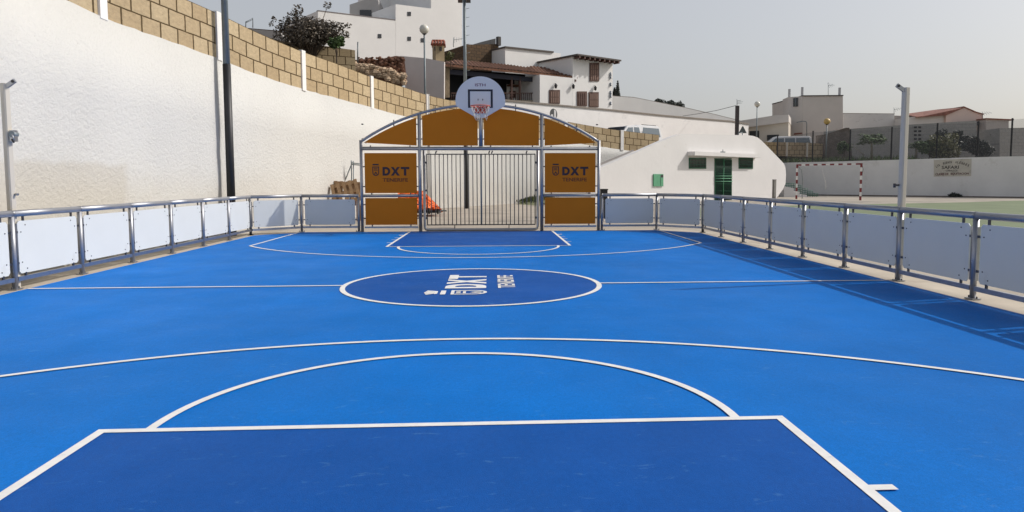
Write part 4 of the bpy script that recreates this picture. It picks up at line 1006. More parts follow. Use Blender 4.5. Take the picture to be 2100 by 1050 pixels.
# inner wall pieces seen under the porch
pbi = lambda x0, y0, x1, y1, M, nm, o=1.8: MB().prism([p+PB*o for p in poly_on(fpz, [(x0, y1), (x1, y1), (x1, y0), (x0, y0)])], PB*.05, M).build(nm, hs_, fpz(x0, y1))
pbi(1070, 166, 1109, 215, RENDERW, 'inner_wall'); w = pbi(1075, 180.5, 1096, 195, BROWNW, 'window', 1.74)
MB().prism([p+PB*1.2 for p in poly_on(fpz, [(1068, 168), (1102, 172), (1102, 175), (1068, 171)])], PB*.5, TILE).build('inner_eave', hs_, fpz(1070, 170))
# brown shutters and doors
def shutter(x0, y0, x1, y1, nm, rows_=3):
    P = [p+HN*.05 for p in poly_on(f4, [(x0, y1), (x1, y1), (x1, y0), (x0, y0)])]; o = MB().prism(P, -HN*.047, BROWNW).build(nm, hs_, P[0])
    mb = MB(); ux, uz = P[1]-P[0], P[3]-P[0]; LB = mat('dusty_light_brown_slats', (.20, .12, .09), .7)
    for i in range(4):
        for j in range(rows_):
            a = P[0]+ux*(.1+i*.205)+uz*(.08+j*.86/rows_)+HN*.003; mb.prism([a, a+ux*.13, a+ux*.13+uz*(.74/rows_), a+uz*(.74/rows_)], HN*.02, LB if nm == 'shuttered_window' else BROWNW)
    mb.build('slat_panel', o, P[0]); return o
shutter(1126, 184.5, 1147.5, 213, 'shuttered_window', 2); shutter(1207, 189, 1227, 220, 'shuttered_window', 2); shutter(1208.5, 129, 1228, 167, 'shuttered_window', 3); shutter(1183, 187.5, 1203, 218, 'door', 2)
for x, y in ((1137, 176.5), (1218, 181), (1173, 177.5)):
    p = f4(x, y)+HN*.14; mb = MB(); mb.lathe([(.02, .16), (.11, .05), (.07, -.14), (.02, -.17)], p, BLACKP, 8); mb.tube([p+V((0, 0, .15)), p+HB*.13+V((0, 0, .18))], .015, BLACKP, 6); mb.build('wall_lantern', hs_, p)
mb = MB()
for y in (152, 158, 173, 190, 197, 212): p = f4(1251.5, y)+HN*.03; mb.lathe([(.02, .13), (.07, .08), (.05, -.02), (.09, -.1), (.01, -.12)], p, mat('blue_grey_ceramic', (.25, .28, .33), .5), 8)
mb.build('wall_ornament', hs_, f4(1251.5, 180))
# shaded grey side wall to the left of the porch
fg = mkf(865, 40.0, V((.99, -.12, 0)))
gw = MB().prism(poly_on(fg, [(832, 190), (829, 155), (812, 117), (822, 114.8), (870, 119), (911, 126.5), (910.5, 205)]), (0.03, .22, 0), mat('shaded_grey_render', (.62, .575, .55), .9, var=.07, vscale=.6, stain=(.50, .44, .40), stain_scale=.6, stain_lo=.6)).build('side_wall', None, fg(865, 190))
tag(gw, 'plain grey shaded wall between the rubble bank and the tiled porch', 'wall')
# chimney
c0 = fg(898, 122)+V((0, .5, 0)); chm = thing('chimney', tuple(c0), 'tan plastered chimney with a small red tiled cap beside the porch roof', 'chimney')
wd = 22*40.5/F_PX; CH = mat('tan_plaster', (.36, .28, .17), .9, var=.12, vscale=2)
zt = fg(898, 89).z; MB().box((c0.x, c0.y, (c0.z-1+zt)/2), (wd*.85, wd*.8, zt-c0.z+1), CH, .45).build('shaft', chm, c0)
for dx in (-.3, .3): MB().box((c0.x+dx*wd*.8, c0.y-.21-.02, zt-.24), (.11, .06, .2), BLACKP, .45).build('opening', chm, (c0.x+dx*wd*.8, c0.y-.23, zt-.24))
mb = MB(); TR = mat('orange_red_tiles', (.30, .09, .055), .8, var=.2, island=.3)
for k in range(5):
    x = c0.x+(-.5+k/4)*wd*1.05; 
    for s_ in (-1, 1): mb.tube([(x, c0.y, zt+.22), (x, c0.y+s_*.36, zt-.04)], [.06, .075], TR, 8)
mb.tube([(c0.x-wd*.55, c0.y, zt+.24), (c0.x+wd*.55, c0.y, zt+.24)], .06, TR, 8)
mb.box((c0.x, c0.y, zt+.02), (wd*1.0, .5, .1), CH); mb.build('tiled_cap', chm, c0)
# antennas
def antenna(x, y0, y1, Y, w, label, el=4, side=1):
    a, b = at(x, y1, Y), at(x, y0, Y); mb = MB(); mb.tube([a, b], .02, GALV, 6); s = Y/F_PX
    c_ = b.lerp(a, .25); e_ = c_+V((side*w*s, 0, w*s*.15)); mb.tube([c_, e_], .014, GALV, 5)
    for k in range(el): p = c_.lerp(e_, (k+.3)/el); mb.tube([p+V((0, -.2, -.22+.04*k)), p+V((0, .2, .22-.04*k))], .010, GALV, 5)
    return tag(mb.build('tv_antenna', None, a), label, 'antenna', 'roof antennas')
antenna(930, 77, 97, 44, 19, 'thin television antenna between the red capped chimney and the floodlight pole')
antenna(1698.5, 169, 196, 62, 13, 'television antenna on the roof of the grey tower house')
antenna(1833.5, 221, 236, 66, 18, 'faint television antenna left of the aluminium net post')
antenna(2015, 230, 243, 66, 20, 'television antenna at the right end of the pink gabled house')

# ---- street side white wall with coping, under the house
f5u = V((.75, .661, 0)); f5 = mkf(1200, 46, f5u); f5n = V((.661, -.75, 0))
tw = thing('street_wall', tuple(vz(f5(1040, 260), 3)), 'long white street wall with a grey coping below the old house', 'wall')
topw = [(1000, 205), (1040, 208), (1100, 213.5), (1170, 220), (1250, 227), (1350, 237.5), (1430, 244.5), (1500, 250), (1535, 256)]
P = poly_on(f5, topw); P = P+[vz(P[-1], 2.5), vz(P[0], 2.5)]; MB().prism(P, -f5n*.5, STUCCO2).build('wall_face', tw, P[0])
mb = MB(); cp = mat('grey_coping_stone', (.24, .21, .18), .9, var=.15)
for a, b in zip(topw, topw[1:]):
    A_, B_ = f5(*a)+f5n*.06, f5(*b)+f5n*.06; mb.prism([A_+V((0, 0, .003)), B_+V((0, 0, .003)), B_+V((0, 0, .1)), A_+V((0, 0, .1))], -f5n*.62, cp)
mb.build('coping', tw, f5(1000, 205))
f6 = mkf(1260, 56, V((.9, .436, 0)))
gwr = MB().prism(poly_on(f6, [(1256.5, 232), (1256.5, 197), (1300, 200), (1340, 208), (1400, 220), (1470, 236), (1520, 248.5), (1535, 262), (1400, 255)]), V((-.436, .9, 0))*.3, mat('dull_grey_white_wall', (.72, .71, .69), .9, var=.05, vscale=.5))
tag(gwr.build('garden_wall', None, f6(1256, 230)), 'grey garden wall sloping down to the right behind the white street wall', 'wall')
mb = MB(); mb.prism(poly_on(f6, [(1256.5, 196), (1300, 199), (1340, 207), (1400, 219), (1470, 235), (1520, 247.6), (1520, 248.6), (1470, 236.2), (1400, 220.2), (1340, 208.2), (1300, 200.2), (1256.5, 197.2)]), V((-.436, .9, 0))*.33, cp); tag(mb.build('wall_coping', gwr if False else None, f6(1256, 196)), 'thin dark coping along the sloping grey garden wall', 'coping')
# pier with aerial
a = at(1511.5, 249, 50); b = at(1511.5, 217, 50)
pi_ = thing('roof_pier', tuple(a), 'dark square pier with a small aerial beside the end of the white street wall', 'pier')
MB().box(((a.x), a.y, (a.z-1+b.z)/2), (.22, .22, b.z-a.z+1), mat('dark_pier_render', (.075, .065, .065), .9)).build('pier_shaft', pi_, a)
c_ = at(1511.5, 203, 50); mb = MB(); mb.tube([b, c_], .02, GALV, 6)
for k, w_ in ((.35, .35), (.55, .42), (.75, .3)): p = b.lerp(c_, k); mb.tube([p, p+V((w_, 0, .03))], .014, GALV, 5)
mb.build('aerial', pi_, b)
q_ = [at(1400, 238, 56), at(1430, 233.5, 54), at(1470, 226.5, 52), at(1509, 216.5, 50)]
tag(MB().tube(q_, .018, DARKG, 5).build('overhead_cable', None, q_[0]), 'thin cable slanting up to the dark pier with the small aerial', 'cable')
# cypresses and far bushes
for x, yt, yb, Y, w_, lab in ((1266.5, 167, 200, 62, .42, 'taller of two slim dark cypresses right of the old white house'), (1260, 181, 200, 62.5, .35, 'shorter of two slim dark cypresses right of the old white house')):
    a, b = at(x, yb, Y), at(x, yt, Y); t = thing('cypress_tree', (a.x, Y, a.z-.5), lab, 'tree', 'slim cypress trees'); MB().tube([(a.x, Y, a.z-.5), (a.x, Y, b.z-.3)], [.06, .02], BARK, 6).build('trunk', t, a)
    hgt = b.z-a.z; bl = [(V((a.x, Y, a.z+hgt*k/7)), w_*.55*(1-k/8.0)+.04) for k in range(8)]; mb = MB(); leaves(mb, bl, 1300, .12, LEAFS, 3, 1.5); mb.build('crown', t, a)
for k, (x, y, r, Y) in enumerate(((1352, 212, .55, 60), (1378, 215, .75, 61), (1392, 219, .5, 62))):
    c = at(x, y, Y); tree('far_bush', (c.x, Y, c.z-1.3), c, r, ('leftmost and smallest of three dark bushes topping the sloping grey wall', 'middle and biggest of three dark bushes topping the sloping grey wall', 'rightmost of three dark bushes topping the sloping grey wall')[k], LEAFS, 800, .17, 20+k, .5, 10, .45, 'bush', 'dark bushes topping the sloping grey wall', .04)
c = at(925, 118, 43); tree('small_bush', (c.x, 43, c.z-.7), c, .35, 'small olive bush beside the red capped chimney', LEAFY, 500, .12, 41, .7, 6, .5, 'bush', trunk_r=.03)
# low post on the garden wall
a, b = f2(728, 128), f2(728.5, 85); tag(MB().tube([a+V((.1, .1, 0)), b+V((.1, .1, 0))], .03, GALV, 8).build('metal_stake', None, a), 'thin metal stake at the right end of the upper block wall', 'stake')

# ---- traffic signs
def round_sign():
    c = at(1135, 234, 41.8); t = thing('round_road_sign', (c.x, c.y, 3), 'round black and white road sign standing behind the goal arch', 'road sign')
    MB().tube([(c.x, c.y+.03, 2.9), (c.x, c.y+.03, c.z+.1)], .03, GALV, 10).build('pole', t, c)
    mb = MB(); d = 64; r = .31; q = Matrix.Rotation(R(42), 3, 'Z')
    P = [c+q@V((r*math.cos(2*math.pi*k/28), 0, r*math.sin(2*math.pi*k/28))) for k in range(28)]; nn = q@V((0, -1, 0))
    mb.prism([p+nn*.012 for p in P], -nn*.012, mat('sign_black', (.04, .045, .05), .5), mat('sign_back', (.3, .31, .32), .5, .6)); 
    W2 = mat('sign_white', (.62, .62, .62), .5)
    P = [c+nn*.015+q@V(p) for p in ((.04, 0, -.28), (.20, 0, -.2), (.20, 0, .2), (.04, 0, .28))]; mb.face(P, W2)
    P = [c+nn*.015+q@V(p) for p in ((-.22, 0, -.15), (-.05, 0, -.24), (-.05, 0, -.02), (-.22, 0, -.02))]; mb.face(P, W2)
    mb.build('plate', t, c)
round_sign()
c = at(1523, 268.5, 45.5); t = thing('triangular_road_sign', (c.x, c.y, 3), 'back of a small triangular road sign above the white changing rooms', 'road sign')
MB().tube([(c.x, c.y+.03, 2.9), (c.x, c.y+.03, c.z)], .03, GALV, 8).build('pole', t, c)
MB().prism([(c.x-.26, c.y, c.z-.14), (c.x+.26, c.y, c.z-.14), (c.x+.03, c.y, c.z+.3), (c.x-.03, c.y, c.z+.3)], (0, -.012, 0), mat('grey_sign_back', (.10, .115, .115), .6, .3)).build('plate', t, c)
a = at(1514.5, 272, 45.4); MB().tube([(a.x, a.y, 2.9), (a.x, a.y, a.z), (a.x+.25, a.y, a.z+.0)], .035, GALV, 8).build('bent_stay', t, a)

# ---- vehicles (only roofs and windows clear the parapets, whole vehicles are built)
def car(name, o, u, L_, Wd, Hh, prof, win, body, label, glass=CGLASS, bedcap=False):
    """side profile extruded across the width; o = ground centre, u = heading"""
    u = V(u).normalized(); s = V((-u.y, u.x, 0)); t = thing(name, o, label, 'pickup' if 'pickup' in name else 'car' if 'car' in name else 'van'); o = V(o)
    P = lambda x, y, z: o+u*(x*L_)+s*(y*Wd)+V((0, 0, z*Hh))
    mb = MB(); n = len(prof)
    secs = []                                     # tumblehome: roof narrower than the sills
    for y in (-.5, -.47, .47, .5):
        secs.append([P(x, y*(1-.16*max(0, z-.5)/.5), z if abs(y) < .49 else z*.97+.01) for x, z in prof])
    k = mb.mi(body)
    for sct in secs: 
        for p in sct: mb.v.append(tuple(p))
    for a in range(3):
        for i in range(n): j = (i+1) % n; mb.f.append((a*n+i, a*n+j, (a+1)*n+j, (a+1)*n+i)); mb.m.append(k); mb.s.append(False)
    mb.f.append(tuple(reversed(range(n)))); mb.m.append(k); mb.s.append(False); mb.f.append(tuple(3*n+i for i in range(n))); mb.m.append(k); mb.s.append(False)
    mb.build('body', t, o)
    for quad in win:
        for sd_ in (-1, 1):
            mb = MB(); q = [P(x, sd_*.5*(1-.16*max(0, z-.5)/.5)+sd_*.004, z*.97+.01) for x, z in quad]
            mb.prism(q, s*(sd_*.006), glass); mb.build('window', t, q[0])
    for x in (-.32, .32):
        for sd_ in (-1, 1):
            c = P(x, sd_*.47, 0)+V((0, 0, .33)); w = MB().tube([c-s*.1, c+s*.1], .33, RUBBER, 20).build('wheel', t, c); MB().tube([c-s*.105, c+s*.105], .19, STEEL2, 14).build('rim', w, c)
    return t, P
pk = [(-.5, .25), (-.5, .52), (-.49, .60), (-.475, .90), (-.46, .97), (-.42, 1.0), (-.13, 1.0), (-.06, .995), (-.04, .97), (.0, .97), (.10, .955), (.14, .93), (.27, .62), (.46, .56), (.5, .48), (.5, .25)]
pw_ = [[(-.455, .62), (-.44, .93), (-.15, .94), (-.12, .62)], [(-.09, .62), (-.07, .93), (.015, .93), (.02, .62)], [(.04, .62), (.04, .92), (.12, .90), (.225, .63)]]
c0 = at(1283, 275, 44.5); hd = V((-.80, -.60, 0)).normalized(); zr = at(1290, 257, 44.5).z
tp, P = car('pickup_truck', (c0.x, c0.y, zr-1.75), hd, 5.0, 1.75, 1.75, pk, pw_, CARW, 'white pickup with a canopy on its bed, parked behind the block parapet')
mb = MB(); q = [P(.155, -.40, .91), P(.155, .40, .91), P(.262, .46, .64), P(.262, -.46, .64)]; q = [p+V((0, 0, .012))+hd*.01 for p in q]; mb.prism(q, V((0, 0, .008)), GLASSD); mb.build('windscreen', tp, q[0])
mb = MB()
for y in (-.36, .36): mb.tube([P(-.42, y, 1.02), P(-.15, y, 1.02)], .02, DARKG, 6)
mb.build('roof_rail', tp, P(-.3, 0, 1))
vn = [(-.5, .25), (-.5, .6), (-.47, .92), (-.43, 1.0), (.15, 1.0), (.22, .95), (.36, .62), (.48, .5), (.5, .25)]
vw = [[(-.46, .62), (-.43, .92), (-.2, .92), (-.2, .62)], [(-.18, .62), (-.18, .92), (.0, .92), (.0, .62)], [(.02, .62), (.02, .92), (.17, .92), (.29, .62)]]
c0 = at(1607, 290, 59); zr = at(1607, 280.5, 59).z; hd = V((-.97, .24, 0)).normalized()
car('white_van', (c0.x, c0.y, zr-1.6), hd, 4.3, 1.7, 1.6, vn, vw, CARW, 'white people carrier parked before the grey house, behind the low block wall', CGLASS)
c0 = at(1563, 292, 63); zr = at(1563, 285.5, 63).z
car('red_car', (c0.x, c0.y, zr-1.42), V((-1, .1, 0)), 4.0, 1.65, 1.42, vn, vw, CARR, 'dark red car mostly hidden behind the shoulder of the white changing rooms')

# ================================================================ RIGHT TOWN
def bprism(par, f, pts, d, M, nm): return MB().prism(poly_on(f, pts), d, M).build(nm, par, f(*pts[0]))
g1u = V((1, -.06, 0)).normalized(); g1 = mkf(1680, 64, g1u)
gt_ = thing('grey_tower_house', tuple(vz(g1(1680, 300), 3)), 'grey flat roofed tower house with one small window and iron starter bars', 'house')
RG = mat('raw_grey_render', (0.60, 0.56, 0.52), .95, var=.07, vscale=.4, bump=.3, bscale=2, bdist=.03, stain=(.50, .48, .46), stain_scale=.5, stain_lo=.63)
bprism(gt_, g1, [(1646, 197.5), (1728.5, 196.5), (1729, 300), (1646, 300)], (0, 7, 0), RG, 'wall')
g1l = lambda x, y: onp(x, y, tuple((g1(1646, 200)).xy), V((-.78, .62, 0)))
bprism(gt_, g1l, [(1616.5, 199), (1645.9, 197.5), (1645.9, 300), (1616.5, 300)], V((.3, 2, 0)), RG, 'wall')
P = [g1l(1627, 219)+V((-.05, -.06, 0)), g1l(1637, 218.5)+V((-.05, -.06, 0)), g1l(1637, 200.5)+V((-.05, -.06, 0)), g1l(1627, 201.5)+V((-.05, -.06, 0))]
w = MB().prism(P, (.03, .04, 0), GLASSD).build('window', gt_, P[0]); mb = MB(); mb.tube([(P[0]+P[1])/2+V((-.02, -.03, 0)), (P[2]+P[3])/2+V((-.02, -.03, 0))], .03, GALV, 6); mb.build('mullion', w, P[0])
mb = MB(); a, b = g1(1645.5, 195.5), g1(1729, 194.8); mb.prism([a+V((0, -.08, 0)), b+V((0, -.08, 0)), b+V((0, -.08, -.09)), a+V((0, -.08, -.09))], (0, 7.1, 0), mat('dark_slab_edge', (.10, .09, .085), .9)); mb.build('slab_edge', gt_, a)
for x, y0_, f in ((1621.5, 183, g1l), (1648, 179, g1), (1725, 180, g1)):
    a, b = f(x, 197), f(x, y0_); MB().box(((a.x+b.x)/2, a.y+.3, (a.z+b.z)/2), (.16, .16, b.z-a.z+.1), mat('pale_starter_column', (.50, .50, .51), .9)).build('starter_column', gt_, a)
# lower wing with balcony slab
g2 = mkf(1570, 61, V((.9, -.43, 0)).normalized())
bprism(gt_, g2, [(1517, 262), (1617, 249.5), (1617, 300), (1517, 300)], V((.43, .9, 0))*5, mat('beige_grey_render', (.55, .50, .43), .95, var=.06, vscale=.5), 'wing_wall')
bprism(gt_, lambda x, y: g2(x, y)+V((-.43, -.9, 0))*.5, [(1517, 264), (1517, 248.8), (1590, 237.5), (1618, 236), (1618, 250.5)], V((.43, .9, 0))*5, RG, 'balcony_slab')
for x0, y0, x1, y1 in ((1573, 276, 1597, 290), (1537, 268, 1557, 290)):
    P = [g2(*q)+V((-.43, -.9, 0))*.04 for q in ((x0, y1), (x1, y1), (x1, y0), (x0, y0+1))]; MB().prism(P, V((.43, .9, 0))*.03, mat('dark_garage_door', (.03, .033, .035), .8)).build('garage_door', gt_, P[0])
mb = MB(); a, b = g1(1646.5, 249), g1(1649, 292); mb.tube([g1(1629, 252)+V((0, -.5, 0)), g1(1640, 249.5)+V((0, -.5, 0)), g1(1648, 250)+V((0, -.5, 0)), g1(1649.5, 254)+V((0, -.5, 0)), g1(1649.5, 294)+V((0, -.5, 0))], .04, GALV, 8)
tag(mb.build('bent_pipe_lamp', None, a), 'dark bent pipe lamp before the wall of the grey tower house', 'lamp post')
P = [g1(*q)+V((0, -.45, 0)) for q in ((1626, 277), (1641, 275), (1641, 272.5), (1627, 273.5))]; tag(MB().prism(P, (0, .3, 0), mat('rusty_red_sheet', (.15, .05, .035), .9)).build('wall_awning', None, P[0]), 'small rusty red awning on the wall above the white people carrier', 'awning')
# low flat building
g3 = mkf(1780, 68, (1, 0, 0)); lf = thing('low_flat_building', tuple(vz(g3(1780, 290), 3)), 'low grey white flat building with peeling paint right of the tower house', 'building')
PEEL = mat('peeling_grey_paint', (.66, .65, .63), .95, var=.06, vscale=.5, stain=(.36, .35, .34), stain_scale=.55, stain_lo=.56, stretch=(1, 1, 2.2))
bprism(lf, g3, [(1729.5, 233), (1834, 234), (1834, 300), (1729.5, 300)], (0, 6, 0), PEEL, 'wall')
bprism(lf, g3, [(1728.8, 231.8), (1834.8, 232.8), (1834.8, 234), (1728.8, 233)], (0, 6.1, 0), cp, 'roof_edge')
bprism(lf, lambda x, y: g3(x, y)+V((0, .4, 0)), [(1834.3, 236), (1880, 237.5), (1880, 300), (1834.3, 300)], (0, 5, 0), mat('dark_taupe_render', (.32, .29, .27), .95), 'annex_wall')
# pink gabled house
g4 = mkf(1990, 66, (1, .03, 0)); pk_ = thing('pink_house', tuple(vz(g4(1960, 290), 3)), 'pale pink house with a low red tiled gable roof', 'house')
PK = mat('pale_pink_render', (.72, .57, .50), .95, var=.04, vscale=.5); PKG = mat('pinkish_grey_render', (.66, .64, .61), .95, var=.05, vscale=.5)
bprism(pk_, g4, [(1940, 233.5), (1975.5, 220), (2000, 230.5), (2016, 235), (2016, 300), (1940, 300)], (0, 7, 0), PK, 'gable_wall')
bprism(pk_, lambda x, y: g4(x, y)+V((0, .3, 0)), [(1861, 241), (1880, 238.5), (1939.8, 233.5), (1939.8, 300), (1861, 300)], (0, 6, 0), PKG, 'side_wall')
A_ = g4(1975.5, 218.6); 
P = [g4(1879, 239.5)+V((0, -.15, 0)), g4(1938, 235)+V((0, -.15, 0)), g4(1976.5, 219.2)+V((0, -.1, 0)), g4(1974, 218.4)+V((0, 4, .1)), g4(1905, 228)+V((0, 4, .1)), g4(1880, 238.5)+V((0, .2, .0))]
mb = MB(); mb.face(P, TILER); mb.face([p+V((0, 0, -.08)) for p in reversed(P)], TILER)
for a, b in zip(P, P[1:]+P[:1]): mb.face([a, b, b+V((0, 0, -.08)), a+V((0, 0, -.08))], TILER)
mb.build('roof', pk_, P[0])
bprism(pk_, lambda x, y: g4(x, y)+V((0, -.1, 0)), [(1975.5, 218), (2001, 229), (2017, 233.5), (2017, 235), (2000, 230.8), (1975.5, 220)], (0, 6, 0), TILER, 'roof_verge')
bprism(pk_, lambda x, y: g4(x, y)+V((0, -1.2, 0)), [(2004, 247), (2050, 248), (2050, 300), (2004, 300)], (0, 4, 0), mat('grey_pink_render', (.52, .485, .46), .95, var=.05), 'annex_wall')
bprism(pk_, lambda x, y: g4(x, y)+V((0, -1.4, 0)), [(2002, 244.6), (2058, 247), (2057, 249.5), (2046, 248.5), (2002, 247)], (0, 4.4, 0), TILER, 'annex_roof')
bprism(pk_, lambda x, y: g4(x, y)+V((0, -.8, 0)), [(1950, 252), (1996, 251), (1997, 256), (1990, 260), (1950, 259)], (0, .8, 0), mat('dark_awning_cloth', (.06, .06, .075), .9), 'awning')
# grey garden boundary wall climbing to the right
g5 = mkf(1850, 56, V((.97, -.22, 0)).normalized()); P = poly_on(g5, [(1690, 269.5), (1760, 263), (1850, 256.5), (1930, 251.5), (2003, 247.5), (2003, 330), (1690, 330)])
u_ = [(p.x/.5, p.z/.25) for p in P]; tag(MB().prism(P, (0.05, .25, 0), BLOCKG, uv=u_).build('garden_boundary_wall', None, P[0]), 'grey block wall rising to the right behind the planted strip', 'wall')
g6 = mkf(2060, 53, (1, -.1, 0)); P = poly_on(g6, [(2050, 263), (2140, 261), (2140, 330), (2050, 330)]); u_ = [(p.x/.5, p.z/.25) for p in P]
tag(MB().prism(P, (0.05, 4, 0), BLOCKG, uv=u_).build('block_building', None, P[0]), 'plain grey block building at the far right edge behind the mesh fence', 'building')
mb = MB()
for k in range(4):
    for j in range(2):
        a = g5(1877+j*9, 261+k*8)+V((0, -.02, 0)); mb.box(a, (.2, .06, .14), NEARBLK)
tag(mb.build('vent_blocks', None, g5(1880, 270)), 'two columns of small dark vent holes in the grey block wall', 'vent')
P = poly_on(mkf(1720, 57, (1, -.2, 0)), [(1690, 276), (1735, 262), (1742, 262), (1748, 325), (1690, 325)])
tag(MB().prism(P, (0, 1.5, 0), mat('dark_earth_masonry', (.15, .125, .105), .95, var=.3, vscale=1.5, bump=.6, bscale=3, bdist=.08)).build('ruined_wall', None, P[0]), 'dark ruined earth wall end left of the papaya plant', 'wall')
# raised planted strip behind the sports wall
mb = MB(); a, b = wp(1560, 330)-WN*.26, wp(2160, 322)-WN*.26
mb.face([vz(a, wp(1600, 334).z-.12), vz(b, wp(2130, 319.5).z-.12), vz(b, wp(2130, 319.5).z-.1)+V((4, 12, .3)), vz(a, wp(1600, 334).z-.1)+V((2, 10, .5))], mat('planted_dark_soil', (.10, .085, .055), .95, var=.3, vscale=1.5))
struct(mb.build('planted_strip'))
# block wall with white pillars by the street
f7 = mkf(1640, 57.5, V((1, -.03, 0))); bl = thing('street_block_wall', tuple(f7(1640, 322)), 'low tan block wall with white pillars in front of the parked people carrier', 'wall')
P = poly_on(f7, [(1545, 291), (1640, 292.2), (1719, 296), (1720, 326), (1545, 326)]); u_ = [((p.x-P[0].x)/.42, (p.z-P[3].z)/.36) for p in P]
MB().prism(P, (0, .2, 0), BLOCK, uv=u_).build('block_panel', bl, P[0])
for x in (1612.5, 1654, 1689, 1712):
    a, b = f7(x, 330), f7(x, 292+max(0, (x-1640)*.06)); MB().box((a.x, a.y-.04, (a.z+b.z)/2), (.13, .12, b.z-a.z), mat('cream_pillar_paint', (.66, .62, .54), .85)).build('pillar', bl, a)
# black posts and mesh on top of the sports wall
mf = thing('mesh_fence', tuple(wp(1826, 325)), 'tall dark wire mesh fence with black posts on top of the grey wall', 'fence')
pos = [(1592, 277, 334), (1664.5, 269, 332), (1741, 266, 330), (1826, 261, 327), (1919, 253, 324.5), (2003, 249.5, 322), (2072, 243, 320.5), (2150, 238, 318)]
for x, y0, y1 in pos:
    a, b = wp(x, y1), wp(x, y0); MB().box((a.x-WN.x*.12, a.y-WN.y*.12, (a.z+b.z)/2), (.075, .075, b.z-a.z+.05), BLACKP).build('post', mf, a)
MESH = bpy.data.materials.new('dark_wire_mesh'); MESH.use_nodes = True; t_ = MESH.node_tree; t_.nodes.clear(); mo = t_.nodes.new('ShaderNodeOutputMaterial'); mxs = t_.nodes.new('ShaderNodeMixShader'); tr = t_.nodes.new('ShaderNodeBsdfTransparent'); df = t_.nodes.new('ShaderNodeBsdfDiffuse'); df.inputs[0].default_value = (.20, .20, .21, 1); mxs.inputs[0].default_value = .30
t_.links.new(tr.outputs[0], mxs.inputs[1]); t_.links.new(df.outputs[0], mxs.inputs[2]); t_.links.new(mxs.outputs[0], mo.inputs[0])
for (x0, a0, b0_), (x1, a1, b1_) in zip(pos, pos[1:]):
    if x0 < 1600: a0 += 6
    P = [wp(x0, b0_)-WN*.1, wp(x1, b1_)-WN*.1, wp(x1, a1+2)-WN*.1, wp(x0, a0+2)-WN*.1]; mb = MB(); mb.face(P, MESH); mb.build('mesh_panel', mf, P[0])
# plants in the strip
gy0 = wp(1700, 331).z
def shrub(px_, py_, Y, r, M, n, ls, seed, lab, grp=None, sq=.8, nc=14): 
    c = at(px_, py_, Y); return tree('shrub', (c.x, Y, min(c.z-.4, gy0)), c, r, lab, M, n, ls, seed, sq, nc, .45, 'shrub', grp, .04)
shrub(1937, 303, 49, 1.0, LEAFY, 3600, .17, 51, 'wide yellow green shrub behind the mesh fence above the painted sign', sq=.65)
shrub(1905, 303, 49, .75, LEAFG, 1700, .16, 52, 'low green shrub left of the wide yellow green one, above the painted sign', sq=.5)
shrub(2002, 302, 51, 1.0, LEAFS, 3600, .17, 53, 'large dark shrub behind the mesh fence right of the painted sign', sq=.95)
shrub(1965, 290, 52.5, .62, LEAFS, 1700, .18, 54, 'dark upright shrub below the pink house', sq=1.0)
shrub(1931, 280, 53.5, .45, LEAFS, 900, .14, 55, 'narrow dark shrub against the grey block wall left of the dark awning', sq=1.3)
shrub(1730, 300, 53, .5, LEAFG, 1000, .16, 56, 'small green shrub at the right end of the tan block wall', sq=1.0)
def papaya(px_, ptop, pbot, Y, r, lab):
    a, c = at(px_, pbot, Y), at(px_, ptop, Y); t = thing('papaya_plant', tuple(a), lab, 'plant', 'papaya plants behind the mesh fence'); MB().tube([a, a.lerp(c, .5)+V((.04, 0, 0)), c], [.09, .075, .055], mat('pale_grey_stem', (.24, .22, .17), .9), 8).build('trunk', t, a)
    mb = MB(); rr = random.Random(int(px_))
    for k in range(44):
        an = rr.uniform(0, 6.28); el = rr.uniform(-.5, 1.0); d = V((math.cos(an)*math.cos(el), math.sin(an)*math.cos(el), math.sin(el)*.6)); e = c+d*r*rr.uniform(.6, 1.0)
        mb.tube([c, e], .012, LEAFG, 4)
        for j in range(9):
            a2 = j*.78+rr.random(); w_ = r*.36; dd = V((math.cos(a2), math.sin(a2), -.35+rr.uniform(-.2, .2))).normalized(); sd2 = V((-dd.y, dd.x, 0))
            mb.face([e, e+dd*w_*.6+sd2*w_*.2, e+dd*w_*1.15, e+dd*w_*.6-sd2*w_*.2], LEAFG)
    mb.build('crown', t, a)
papaya(1787, 286, 327, 50, 1.0, 'tall papaya plant with a pale stem and a wide crown behind the mesh fence')
papaya(1878, 299, 326, 49.5, .55, 'lower papaya plant left of the yellow green shrub')
# ground cover along the wall top
mb = MB(); rr = random.Random(8)
for k in range(2600):
    x = rr.uniform(1585, 2080); o = rr.uniform(.5, 3.2); p = wp(x, 333)-WN*o; p.z = gy0-.12; h_ = rr.uniform(.12, .5)*(1.2 if x < 1860 else .6); a = rr.uniform(0, 6.28); d = V((math.cos(a), math.sin(a), 0))
    mb.face([p-d*.06, p+d*.06, p+d*rr.uniform(-.25, .25)+V((0, 0, h_))], LEAFG if rr.random() < .6 else GRASS)
gc = mb.build('ground_cover'); struct(gc, 'stuff')
mb = MB(); a = at(1870, 300, 51); b = at(1745, 297, 51); 
tag(MB().tube([at(1746, 297, 50), at(1772, 318, 50)], .05, mat('pale_plank', (.4, .38, .35), .8), 6).build('leaning_pole', None, at(1746, 297, 50)), 'pale pole leaning on the ground left of the tall papaya plant', 'pole')
# weed tuft at the foot of the grey wall
c = wp(1958, 404)+WN*.3; c.z = .2; mb = MB(); leaves(mb, [(c, .32, .5), (c+V((.35, 0, -.03)), .2, .5)], 500, .12, LEAFS, 2); tag(mb.build('weed_tuft', None, c), 'dark weed tuft at the foot of the grey wall below the painted sign', 'weed')

